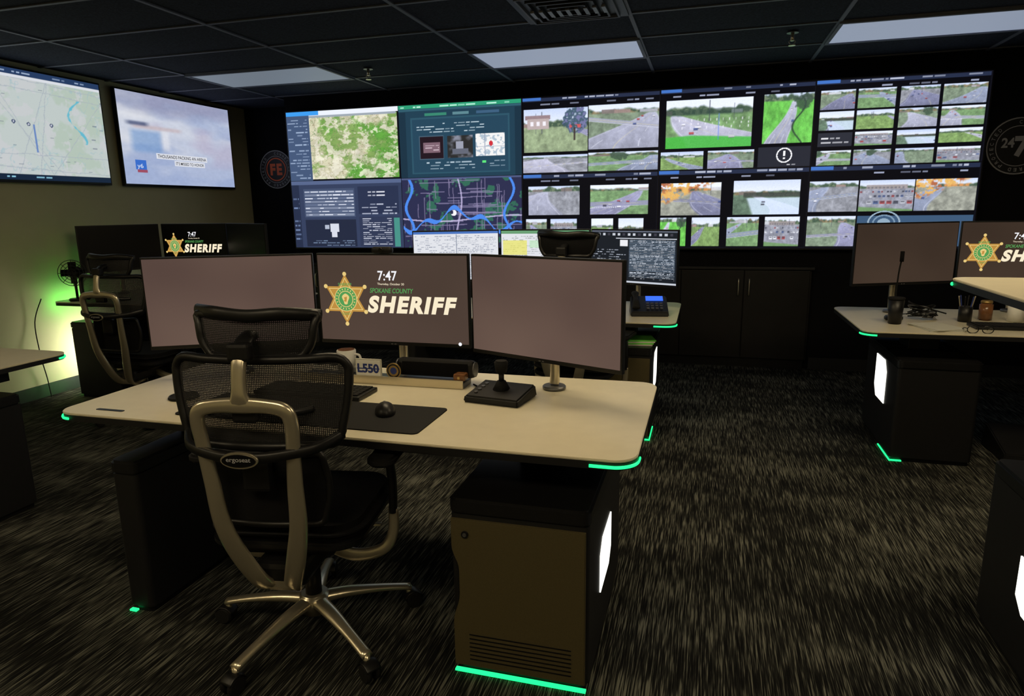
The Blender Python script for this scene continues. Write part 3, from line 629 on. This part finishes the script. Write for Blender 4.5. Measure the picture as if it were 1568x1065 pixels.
# ------------------------------------------------------------------ MONITORS
def star_pts(cx, cz, R, k=6, inner=.577):
    pts = []
    for i in range(2*k):
        a = math.pi/2+i*math.pi/k; r = R if i % 2 == 0 else R*inner; pts.append((cx+r*math.cos(a), cz+r*math.sin(a)))
    return pts
def sheriff(p, W, H, y):
    fx = lambda f: (f-.5)*W
    cx, cz, R = fx(.185), H*(1-.50), W*.158
    pts = star_pts(cx, cz, R)
    def poly(n, pts, yy, m):
        me = bpy.data.meshes.new(n); me.from_pydata([(a, yy, b) for a, b in pts], [], [tuple(range(len(pts)))]); me.update(); finish(n, me, m, p)
    poly('star', pts, y-.0006, M['e_gold'])
    poly('star_inner', [(cx+(a-cx)*.86, cz+(b-cz)*.86) for a, b in pts], y-.0009, M['e_goldl'])
    poly('star_core', [(cx+(a-cx)*.80, cz+(b-cz)*.80) for a, b in pts], y-.0012, M['e_gold'])
    for i in range(6):
        a = math.pi/2+i*math.pi/3; disc('star_tip_%d' % i, cx+R*math.cos(a), cz+R*math.sin(a), R*.085, y-.0013, M['e_goldl'], p, seg=14)
    disc('badge_edge', cx, cz, R*.50, y-.0014, M['e_goldl'], p); disc('badge_ring', cx, cz, R*.47, y-.0016, M['e_green'], p); disc('badge_field', cx, cz, R*.33, y-.0018, M['e_goldl'], p); disc('badge_center', cx, cz, R*.30, y-.0021, M['e_green'], p)
    poly('badge_head', [(cx+R*.20*math.cos(t)*(.7+.2*math.sin(3*t)), cz+R*.22*math.sin(t)) for t in np.linspace(0, 2*math.pi, 25)[:-1]], y-.0024, M['e_goldl'])
    poly('badge_head_mark', [(cx+R*.06, cz+R*.10), (cx-R*.08, cz+R*.06), (cx-R*.04, cz-R*.02), (cx-R*.09, cz-R*.08), (cx+R*.02, cz-R*.12), (cx+R*.05, cz-R*.02)], y-.0027, M['e_gold'])
    text('star_word_sheriff', 'SHERIFF', cx-R*.3, cz+R*.53, R*.6, R*.11, y-.0024, M['e_green'], p, .01); text('star_word_county', 'COUNTY', cx-R*.22, cz-R*.64, R*.44, R*.09, y-.0024, M['e_green'], p, .01)
    for i in range(20):
        a = i*math.pi/10; poly('badge_tick_%d' % i, [(cx+R*q*math.cos(a+s_), cz+R*q*math.sin(a+s_)) for q, s_ in ((.37, -.05), (.43, -.05), (.43, .05), (.37, .05))], y-.0024, M['e_goldl'])
    text('clock_text', '7:47', fx(.415), H*(1-.29), W*.13, H*.105, y-.001, M['e_white'], p, .012)
    text('date_text', 'Thursday, October 30', fx(.41), H*(1-.345), W*.18, H*.03, y-.001, M['e_cream'], p, .004)
    text('county_text', 'SPOKANE COUNTY', fx(.355), H*(1-.425), W*.295, H*.052, y-.001, M['e_green'], p, .016, .15)
    text('sheriff_text', 'SHERIFF', fx(.33), H*(1-.645), W*.605, H*.19, y-.001, M['e_cream'], p, .052, .24, 1.2)
    disc('status_icon', fx(.945), H*.045, W*.011, y-.001, M['e_white'], p, seg=16)
def monitor(P0, P1, zb, zt, zdesk, scr, content=None, arr=None, webcam=False):
    P0 = Vector(P0); P1 = Vector(P1); d = P1-P0; W = d.length; H = zt-zb; th = math.atan2(d.y, d.x); mid = (P0+P1)/2
    p = empty('computer_monitor', (mid.x, mid.y, zdesk), th); hb = zb-zdesk
    box('bezel', (0, .012, hb+H/2), (W-.004, .022, H), M['blackplastic'], p, .003)
    box('rear_housing', (0, .035, hb+H/2), (W*.6, .03, H*.55), M['blackplastic'], p, .01)
    q = bpy.data.objects.new('screen_mount', None); COL.objects.link(q); q.parent = p; q.location = (0, 0, hb)
    if arr is not None: raster('screen_image', arr, -W/2+.009, .016, W-.018, H-.026, -.0005, M['vc'], q)
    else: box('screen', (0, .0, H/2+.004), (W-.018, .002, H-.024), scr, q)
    text('brand_mark', 'o o', -.012, .004, .024, .004, -.0002, M['greypaint'], q)
    if content == 'sheriff': sheriff(q, W-.018, H, -.0012)
    cyl('mount_plate', (0, .055, hb+H/2), .05, .012, M['greymetal'], p, 'Y')
    sweep('arm', [(0, .055, hb+H/2), (0, .085, hb+H/2-.04), (0, .09, hb*.6), (0, .085, .02)], .04, .032, M['silver'], p, up=(0, 1, 0), seg=10)
    cyl('post_base', (0, .085, .008), .045, .015, M['greymetal'], p, bev=.003)
    if webcam:
        box('webcam_body', (-.03, .0, hb+H+.014), (.09, .028, .026), M['blackplastic'], p, .01); cyl('webcam_lens', (-.03, -.016, hb+H+.014), .009, .006, M['blackgloss'], p, 'Y'); box('webcam_clip', (-.03, .025, hb+H-.008), (.04, .03, .02), M['blackplastic'], p, .003)
    return p
monitor((-1.577, 2.51), (-.893, 2.51), .8615, 1.243, .73, M['brownc'], 'sheriff', webcam=True)
monitor((-.885, 2.505), (-.254, 2.247), .850, 1.243, .73, M['brown'])
monitor((-2.19, 2.20), (-1.585, 2.505), .862, 1.243, .73, M['brown'])
def sheet(kind):
    c = Canvas(240, 134, 1, 1, (214, 216, 222))
    if kind == 0:
        c.rect(0, 0, 1, .05, (70, 110, 180)); c.lines(.02, .08, .98, .95, 24, (130, 136, 154), 3, .6); c.rect(.5, .06, .51, .95, (120, 130, 150))
    if kind == 1:
        c.rect(0, 0, 1, .07, (100, 150, 110)); c.lines(.02, .1, .98, .95, 22, (140, 146, 146), 5, .6); c.rect(.02, .2, .3, .5, (222, 216, 90), .7); c.rect(.33, .2, .6, .35, (180, 220, 180), .7)
    if kind == 2:
        c.a[:] = (26, 30, 36); c.rect(0, 0, 1, .03, (90, 96, 110)); 
        for i in range(16): c.rect(.02+.06*i, .05, .05+.06*i, .1, (190, 195, 205) if i % 3 else (60, 60, 70))
        c.rect(.30, .14, .99, .155, (200, 205, 215))
        for i in range(24): c.rect(.46, .18+i*.03, .98, .192+i*.03, (96, 112, 130))
        c.lines(.47, .17, .97, .92, 28, (205, 210, 220), 12, .7); c.rect(.35, .18, .44, .3, (225, 225, 230)); c.lines(.02, .35, .42, .9, 12, (170, 176, 190), 8, .5); c.rect(.0, .96, 1, 1, (190, 195, 205))
    return c.a
monitor((-2.05, 4.55), (-1.458, 4.78), .885, 1.262, .73, None, arr=sheet(0)); monitor((-1.452, 4.785), (-.785, 4.785), .885, 1.262, .73, None, arr=sheet(1)); monitor((-.778, 4.78), (-.163, 4.50), .885, 1.262, .73, None, arr=sheet(2))
monitor((.872, 4.50), (1.505, 4.785), .915, 1.295, .73, M['brownfar']); monitor((1.515, 4.79), (2.20, 4.79), .915, 1.295, .73, M['brownfar'], 'sheriff'); monitor((2.21, 4.785), (2.80, 4.5), .915, 1.295, .73, M['brownfar'])
monitor((-4.5, 4.80), (-3.84, 4.80), .95, 1.325, .75, M['e_off'], 'sheriff'); monitor((-4.80, 4.24), (-4.51, 4.79), .95, 1.325, .75, M['e_off']); monitor((-3.83, 4.79), (-3.25, 4.5), .95, 1.325, .75, M['e_off'])

# ------------------------------------------------------------------ OFFICE CHAIR
def mesh_panel(name, p, zs, wfun, yfun, m, n=22):
    vs = []; fs = []; k = len(zs)
    for i, z in enumerate(zs):
        w = wfun(z)
        for j in range(n+1):
            x = (j/n-.5)*w; vs.append((x, yfun(x, z), z))
    for i in range(k-1):
        for j in range(n): fs.append((i*(n+1)+j, i*(n+1)+j+1, (i+1)*(n+1)+j+1, (i+1)*(n+1)+j))
    me = bpy.data.meshes.new(name); me.from_pydata(vs, [], fs); me.update(); return finish(name, me, m, p, smooth=True)
def rim(name, p, zs, wfun, yfun, t, m, h=None):
    L = [(-wfun(z)/2, yfun(-wfun(z)/2, z), z) for z in zs]; R = [(wfun(z)/2, yfun(wfun(z)/2, z), z) for z in reversed(zs)]
    top = [(x, yfun(x, zs[-1]), zs[-1]) for x in np.linspace(-wfun(zs[-1])/2, wfun(zs[-1])/2, 7)[1:-1]]
    bot = [(x, yfun(x, zs[0]), zs[0]) for x in np.linspace(wfun(zs[0])/2, -wfun(zs[0])/2, 7)[1:-1]]
    return sweep(name, L+top+R+bot, t, h or t, m, p, closed=True, n=3, seg=10)
def chair(x, y, rz, base_rz, dz=0.0, solid=False):
    p = empty('office_chair', (x, y, 0), rz); s = M['silver']; b = M['blackplastic']; wv = M['fabric'] if solid else M['weave']
    for i in range(5):
        a = base_rz-rz+i*2*math.pi/5; c_, s_ = math.cos(a), math.sin(a)
        sweep('base_leg_%d' % i, [(0.03*c_, .03*s_, .125), (.12*c_, .12*s_, .12), (.24*c_, .24*s_, .10), (.335*c_, .335*s_, .078)], [.055, .05, .038, .038], [.04, .034, .024, .022], s, p, up=(0, 0, 1), n=4)
        cyl('caster_stem_%d' % i, (.33*c_, .33*s_, .06), .011, .04, s, p)
        for k in (-1, 1):
            w = cyl('caster_wheel_%d_%d' % (i, k), (.345*c_-s_*.016*k, .345*s_+c_*.016*k, .03), .0295, .018, M['rubber'], p, bev=.004)
            w.rotation_euler = (math.pi/2, 0, a)
        sweep('caster_hood_%d' % i, [(.31*c_, .31*s_, .04), (.325*c_, .325*s_, .058), (.35*c_, .35*s_, .062), (.372*c_, .372*s_, .045)], .05, .008, b, p, up=(0, 0, 1), n=3)
    cyl('base_hub', (0, 0, .115), .048, .07, s, p, bev=.006); cyl('gas_lift_sleeve', (0, 0, .22), .027, .16, b, p); cyl('gas_lift', (0, 0, .31), .016, .06, s, p)
    box('tilt_mechanism', (0, -.06, .345), (.16, .34, .075), b, p, .018); box('seat_rail', (0, .0, .400), (.3, .34, .04), b, p, .01)
    rrect('seat_pan', -.24, .24, -.22, .24, .42, .445, .09, b, p, .006); rrect('seat_cushion', -.25, .25, -.22, .25, .445, .495, .11, M['fabric'], p, .022)
    H = [(.030, -.10, .300), (.034, -.18, .298), (.046, -.240, .325), (.084, -.285, .435), (.112, -.312, .55), (.120, -.328, .68), (.128, -.338, .79), (.132, -.346, .865), (.118, -.350, .90), (.07, -.352, .912), (.0, -.352, .914)]
    Lp = [(-a, b_, c_) for a, b_, c_ in H]; Rp = list(reversed(H))[1:]
    wd = [.04, .046, .056, .060, .054, .046, .040, .040, .042, .04, .046]; hd = [.03, .03, .026, .024, .022, .022, .022, .024, .024, .022, .024]
    sweep('back_frame', Lp+Rp, wd+list(reversed(wd))[1:], hd+list(reversed(hd))[1:], s, p, up=(0, 1, 0), n=6, power=.75)
    box('frame_knuckle', (0, -.2, .315), (.10, .06, .05), s, p, .015)
    sweep('spine', [(0, -.352, .915), (0, -.356, .95), (0, -.345, 1.02), (0, -.325, 1.06+dz)], [.075, .044, .04, .046], .022, s, p, up=(0, 1, 0), power=.75)
    box('spine_slider', (0, -.33, 1.055+dz), (.06, .04, .05), b, p, .01); box('spine_joint', (0, -.33, .885), (.07, .03, .05), b, p, .01)
    sweep('headrest_hinge', [(0, -.325, 1.06+dz), (0, -.30, 1.08+dz), (0, -.265, 1.09+dz)], .05, .03, b, p)
    zs = list(np.linspace(.775, 1.020, 10))
    def w1(z): t = (z-.775)/.245; return .44+.07*math.sin(min(1, t*1.25)*math.pi/2)-(.06*max(0, (t-.85)/.15)**2)-(.03*max(0, (.12-t)/.12)**2)
    y1 = lambda x, z: -.285+.9*x*x+.25*(z-.9)**2+.05*(z-.9)
    mesh_panel('upper_back_mesh', p, zs, w1, y1, wv); rim('upper_back_rim', p, zs, w1, y1, .026, b)
    for k in (-1, 1): sweep('back_bracket_%d' % k, [(k*.10, -.34, .89), (k*.13, -.30, .88), (k*.16, -.262, .88)], .02, .015, b, p)
    sweep('lumbar_bar', [(-.23, -.235, .80), (-.18, -.315, .785), (-.08, -.362, .775), (0, -.372, .773), (.08, -.362, .775), (.18, -.315, .785), (.23, -.235, .80)], .022, .03, b, p, up=(0, 0, 1), power=.75)
    cyl('maker_plate', (0, -.388, .773), .052, .008, s, p, 'Y').scale = (1, .44, 1)
    cyl('maker_plate_inner', (0, -.3932, .773), .047, .003, M['blackgloss'], p, 'Y').scale = (1, .38, 1)
    text('maker_lettering', 'ergoseat', -.034, .767, .068, .014, -.3955, M['greypaint'], p, .01)
    zs2 = list(np.linspace(.53, .74, 7)); w2 = lambda z: .36-.05*abs((z-.64)/.11)**2; y2 = lambda x, z: -.265+.9*x*x-.1*(z-.64)**2
    mesh_panel('lumbar_pad', p, zs2, w2, y2, M['fabric']); rim('lumbar_rim', p, zs2, w2, y2, .02, b)
    box('lumbar_spring', (0, -.30, .70), (.08, .03, .1), b, p, .01)
    zs3 = list(np.linspace(1.025+dz, 1.14+dz, 6)); c3 = 1.083+dz
    w3 = lambda z: .325-.06*max(0, (c3-z)/.055)**2+.02*max(0, (z-c3)/.055); y3 = lambda x, z: -.275+1.6*x*x+3*(z-c3)**2
    mesh_panel('headrest_mesh', p, zs3, w3, y3, wv); rim('headrest_rim', p, zs3, w3, y3, .024, b)
    sweep('headrest_lip', [(-.19, -.19, c3+.064), (-.1, -.262, c3+.068), (0, -.278, c3+.060), (.1, -.262, c3+.064), (.18, -.205, c3+.050)], .022, .036, b, p, up=(0, 0, 1))
    for k in (-1, 1):
        sweep('arm_bracket_%d' % k, [(k*.06, -.03, .35), (k*.16, -.02, .305), (k*.25, .0, .318), (k*.285, .01, .375), (k*.29, .01, .46)], [.045, .045, .04, .036, .034], .024, s, p, up=(0, 1, 0), power=.75)
        sweep('arm_post_%d' % k, [(k*.29, .01, .45), (k*.295, .0, .55), (k*.29, -.01, .65)], [.04, .045, .04], .025, b, p, up=(1, 0, 0), power=.75)
        rrect('arm_pad_%d' % k, k*.29-.045, k*.29+.045, -.12, .13, .648, .676, .04, M['rubber'], p, .008)
    box('lever', (.16, .06, .375), (.14, .018, .008), s, p, .003)
    return p
chair(-1.232, 1.80, math.radians(10), math.radians(-103))
chair(-3.72, 3.72, math.radians(2), math.radians(20))
chair(-.72, 4.02, math.radians(-8), math.radians(60), dz=.12, solid=True)

# ------------------------------------------------------------------ DESK ITEMS (centre)
zd = .73
p = empty('desk_mat', (-1.3, 1.97, zd)); rrect('pad', -.46, .46, -.14, .14, 0, .004, .02, M['rubber'], p)
p = empty('computer_mouse', (-1.035, 2.01, zd+.0045), .5)
bm = bmesh.new(); bmesh.ops.create_uvsphere(bm, u_segments=24, v_segments=14, radius=1)
for v in bm.verts:
    zz = max(v.co.z, -0.05); v.co = Vector((v.co.x*.035*(1+.12*v.co.y**2), v.co.y*.060, zz*.038*(1-.25*v.co.y)))
for v in bm.verts: v.co.z += .002
me = bpy.data.meshes.new('shell'); bm.to_mesh(me); bm.free(); finish('shell', me, M['blackplastic'], p, smooth=True)
cyl('scroll_wheel', (0, .028, .025), .009, .007, M['greymetal'], p, 'X')
def keyboard(x, y, z, rz=0.0, W=.44):
    p = empty('keyboard', (x, y, z), rz); box('case', (0, 0, .009), (W, .15, .018), M['blackplastic'], p, .005)
    bm = bmesh.new()
    for r in range(5):
        for c in range(18): addbox(bm, -W/2+.012+c*(W-.024)/18+.001, -W/2+.012+(c+1)*(W-.024)/18-.002, -.065+r*.026+.002, -.065+(r+1)*.026-.002, .0175, .023)
    me = bpy.data.meshes.new('keys'); bm.to_mesh(me); bm.free(); finish('keys', me, M['rubber'], p)
keyboard(-1.42, 2.195, zd, W=.45)
def wedge(name, x, y, hf, hb_, m, p, zf=0):
    bm = bmesh.new(); vs = [bm.verts.new(c) for c in ((-x, -y, 0), (x, -y, 0), (x, y, 0), (-x, y, 0), (-x*.96, -y*.95, hf), (x*.96, -y*.95, hf), (x*.96, y*.92, hb_), (-x*.96, y*.92, hb_))]
    for f in ((3, 2, 1, 0), (4, 5, 6, 7), (0, 1, 5, 4), (1, 2, 6, 5), (2, 3, 7, 6), (3, 0, 4, 7)): bm.faces.new([vs[i] for i in f])
    bmesh.ops.bevel(bm, geom=bm.edges[:], offset=.006, segments=2, affect='EDGES'); me = bpy.data.meshes.new(name); bm.to_mesh(me); bm.free(); return finish(name, me, m, p)
p = empty('camera_joystick_controller', (-.70, 2.275, zd), -.15)
wedge('base', .11, .09, .026, .046, M['black'], p)
cyl('boot', (0, .01, .050), .034, .034, M['rubber'], p, r2=.016); cyl('stick', (0, .01, .085), .010, .06, M['blackplastic'], p); cyl('knob', (0, .01, .118), .019, .05, M['rubber'], p, r2=.027, bev=.006)
for i in range(4): cyl('button_%d' % i, (-.075, -.05+.03*i, .033+.003*i), .007, .006, M['greymetal'], p)
p = empty('organizer_rail', (-1.18, 2.42, zd)); bx('shelf', -.42, .30, -.05, .045, 0, .022, M['greymetal'], p, .004); bx('lip', -.42, .30, -.056, -.049, 0, .034, M['silver'], p, .002)
p = empty('speaker_bar', (-1.02, 2.445, zd+.0225)); box('body', (0, -.0, .04), (.33, .04, .075), M['blackplastic'], p, .02); box('grille', (0, -.021, .04), (.28, .004, .05), M['fabric'], p, .001)
for k in (-1, 1): cyl('end_cap_%d' % k, (k*.165, 0, .04), .03, .006, M['greymetal'], p, 'X')
p = empty('desk_name_plate', (-1.285, 2.375, zd+.0225), .0); box('plate', (0, 0, .04), (.115, .008, .078), M['paper'], p, .002)
box('plate_inner', (0, -.0045, .04), (.105, .002, .068), M['white'], p, .0005)
text('lettering', 'L550', -.048, .022, .096, .038, -.0065, M['blue'], p, .04); box('plate_stripe', (0, -.0065, .04), (.1, .001, .004), M['blue'], p)
box('plate_foot', (0, .012, .004), (.09, .03, .007), M['paper'], p, .001)
p = empty('challenge_coin', (-1.178, 2.38, zd+.023)); cyl('coin', (0, 0, .033), .032, .004, M['gold'], p, 'Y', seg=36); disc('coin_ring', 0, .033, .028, -.0026, M['black'], p, .022); disc('coin_center', 0, .033, .014, -.0026, M['blue'], p); box('holder', (0, .0, .003), (.04, .02, .006), M['blackplastic'], p, .001)
p = empty('coffee_mug', (-1.42, 2.44, zd+.0225)); cyl('cup', (0, 0, .05), .036, .095, M['white'], p, r2=.04, bev=.003); sweep('handle', [(.035, 0, .08), (.06, 0, .075), (.062, 0, .045), (.035, 0, .025)], .01, .01, M['white'], p); cyl('coffee', (0, 0, .0985), .034, .001, M['amber'], p)
p = empty('computer_cable', (-.84, 2.425, zd)); sweep('cord', [(-.02, .01, .004), (.02, -.02, .004), (.06, .03, .004), (.10, -.01, .004), (.14, .04, .004), (.17, .02, .004)], .007, .007, M['rubber'], p, n=6, seg=8)
p = empty('glasses_case', (-.90, 2.40, zd+.0225)); box('shell', (0, 0, .02), (.05, .05, .03), M['amber'], p, .01); box('clasp', (0, -.026, .02), (.01, .003, .01), M['gold'], p)
p = empty('drink_coaster', (-1.88, 2.02, zd)); cyl('disc', (0, 0, .004), .055, .008, M['rubber'], p, bev=.002); sweep('raised_ring', [(.05*math.cos(a), .05*math.sin(a), .009) for a in np.linspace(0, 2*math.pi, 17)[:-1]], .006, .006, M['blackplastic'], p, closed=True, n=2, seg=6, up=(0, 0, 1))

# ------------------------------------------------------------------ other desk items
def phone(x, y, z, rz):
    p = empty('desk_phone', (x, y, z), rz); wedge('body', .12, .1, .03, .11, M['blackplastic'], p)
    t = math.atan2(.08, .19)
    box('display', (.035, .045, .0975), (.11, .055, .004), M['e_lcdblue'], p, .001, rot=(t, 0, 0))
    sweep('handset', [(-.085, -.095, .055), (-.085, -.06, .085), (-.085, .0, .105), (-.085, .06, .125), (-.085, .095, .125)], [.05, .045, .03, .045, .05], [.03, .03, .022, .03, .03], M['rubber'], p, up=(0, 0, 1))
    for r in range(3):
        for c in range(4): box('key_%d_%d' % (r, c), (-.01+c*.028, -.07+r*.027, .051+r*.0114), (.018, .014, .006), M['greymetal'], p, .001, rot=(t, 0, 0))
phone(-.33, 4.36, .73, .15)
p = empty('green_paper_stack', (-.385, 4.16, .581), .1)
for i in range(4): box('sheet_%d' % i, (0.003*i, .004*i, .004+.008*i), (.19, .2, .007), M['greenpaper'] if i % 2 else M['paper'], p, rot=(0, 0, .05*i))
phone(2.02, 4.3, .73, -.1)
keyboard(1.66, 4.22, .73)
p = empty('travel_cup', (1.07, 4.27, .73)); cyl('body', (0, 0, .07), .034, .14, M['blackplastic'], p, r2=.042, bev=.003); cyl('lid', (0, 0, .147), .044, .014, M['rubber'], p, bev=.003)
p = empty('gooseneck_microphone', (1.1, 4.42, .73)); cyl('base', (0, 0, .012), .05, .024, M['blackplastic'], p, bev=.005); sweep('neck', [(0, 0, .02), (.0, 0, .15), (.004, 0, .28), (.01, -.01, .36)], .009, .009, M['rubber'], p); cyl('capsule', (.01, -.012, .375), .011, .06, M['fabric'], p)
p = empty('paper_stack', (1.25, 4.16, .73), .2)
for i in range(3): box('sheet_%d' % i, (.004*i, 0, .002+.004*i), (.18, .24, .003), M['paper'], p, rot=(0, 0, .1*i))
p = empty('cable_bundle', (1.27, 4.47, .73))
for i in range(9):
    rr = random.Random(i); sweep('cord_%d' % i, [(rr.uniform(-.1, .1), rr.uniform(-.1, .06), .006+.006*i), (rr.uniform(-.1, .1), rr.uniform(-.1, .1), .02+.01*i), (rr.uniform(-.08, .1), rr.uniform(-.1, .08), .03+.008*i), (rr.uniform(-.1, .1), rr.uniform(-.1, .08), .006+.005*i)], .008, .008, M['rubber'] if i % 3 else M['greymetal'], p, seg=8)
p = empty('sunglasses', (1.42, 4.03, .74))
for k in (-1, 1): sweep('lens_rim_%d' % k, [(k*.035+.026*math.cos(a), 0, .01+.02*math.sin(a)) for a in np.linspace(0, 2*math.pi, 13)[:-1]], .005, .005, M['blackgloss'], p, closed=True, n=2, seg=6); sweep('temple_%d' % k, [(k*.06, 0, .015), (k*.062, .04, .012), (k*.06, .08, -.004)], .005, .005, M['blackgloss'], p, seg=6)
p = empty('coffee_mug', (1.74, 4.47, .73)); cyl('cup', (0, 0, .055), .04, .105, M['white'], p, bev=.003); sweep('handle', [(.038, 0, .085), (.066, 0, .08), (.068, 0, .045), (.038, 0, .025)], .01, .01, M['white'], p); cyl('drink', (0, 0, .1085), .037, .001, M['amber'], p)
p = empty('glass_jar', (1.6, 4.5, .73)); cyl('jar', (0, 0, .05), .035, .1, M['amber'], p, bev=.006); cyl('cap', (0, 0, .108), .03, .016, M['gold'], p, bev=.003)
p = empty('pen_holder', (1.47, 4.42, .73)); cyl('cup', (0, 0, .045), .035, .09, M['blackplastic'], p, bev=.003)
for i in range(6): a = i*1.05; sweep('pen_%d' % i, [(.012*math.cos(a), .012*math.sin(a), .02), (.03*math.cos(a), .03*math.sin(a), .09), (.042*math.cos(a), .042*math.sin(a), .15)], .007, .007, [M['silver'], M['blackplastic'], M['blue']][i % 3], p, seg=6)
p = empty('two_way_radio', (1.88, 4.48, .73)); box('charger', (0, 0, .025), (.09, .08, .05), M['blackplastic'], p, .006); box('handset', (0, 0, .11), (.055, .035, .13), M['rubber'], p, .006); cyl('antenna', (-.018, 0, .21), .006, .08, M['rubber'], p); cyl('knob', (.012, 0, .182), .008, .016, M['greymetal'], p)
p = empty('foot_rest', (1.85, 4.25, 0)); wedge('platform', .22, .16, .05, .14, M['black'], p)
phone(-3.95, 4.3, .75, .3); keyboard(-3.55, 4.2, .75)
p = empty('desk_fan', (-4.74, 4.12, .75), .5)
cyl('base', (0, 0, .01), .06, .02, M['blackplastic'], p, bev=.005); cyl('pole', (0, 0, .1), .01, .18, M['blackplastic'], p)
cyl('motor', (0, .02, .22), .045, .09, M['blackplastic'], p, 'Y', bev=.012)
for rr in (.03, .055, .08, .1): sweep('guard_ring_%d' % int(rr*1000), [(rr*math.cos(a), -.035-.01*(1-rr/.1), .22+rr*math.sin(a)) for a in np.linspace(0, 2*math.pi, 17)[:-1]], .005, .005, M['blackplastic'], p, closed=True, n=2, seg=6)
for i in range(4): box('blade_%d' % i, (.045*math.cos(i*math.pi/2), -.02, .22+.045*math.sin(i*math.pi/2)), (.08, .004, .055), M['blackgloss'], p, .001, rot=(.4, -i*math.pi/2, 0))
for i in range(8):
    a = i*math.pi/4; sweep('guard_spoke_%d' % i, [(.01*math.cos(a), -.048, .22+.01*math.sin(a)), (.1*math.cos(a), -.035, .22+.1*math.sin(a))], .004, .004, M['blackplastic'], p, seg=6, n=2)
p = empty('hanging_cable', (-4.95, 3.92, 0)); sweep('cord', [(.02, .05, .78), (-.02, .0, .6), (.01, -.02, .35), (-.01, .02, .15), (.03, .0, .006)], .008, .008, M['rubber'], p, up=(0, 1, 0), seg=6)

# ------------------------------------------------------------------ WORLD / CAMERA
w = bpy.data.worlds.new('World'); S.world = w; w.use_nodes = True
w.node_tree.nodes['Background'].inputs[0].default_value = (.02, .02, .025, 1); w.node_tree.nodes['Background'].inputs[1].default_value = .1
cd = bpy.data.cameras.new('camera'); cam = bpy.data.objects.new('camera', cd); COL.objects.link(cam)
cd.sensor_width = 36; cd.lens = 36*1027/1568; cd.clip_start = .05
right = Vector((.9619, .2730, -.0148)).normalized(); back = Vector((.2701, -.9407, .2053)); back = (back-right*back.dot(right)).normalized(); up = back.cross(right)
mw = Matrix((right, up, back)).transposed().to_4x4(); mw.translation = Vector((0, 0, 1.42)); cam.matrix_world = mw
S.camera = cam
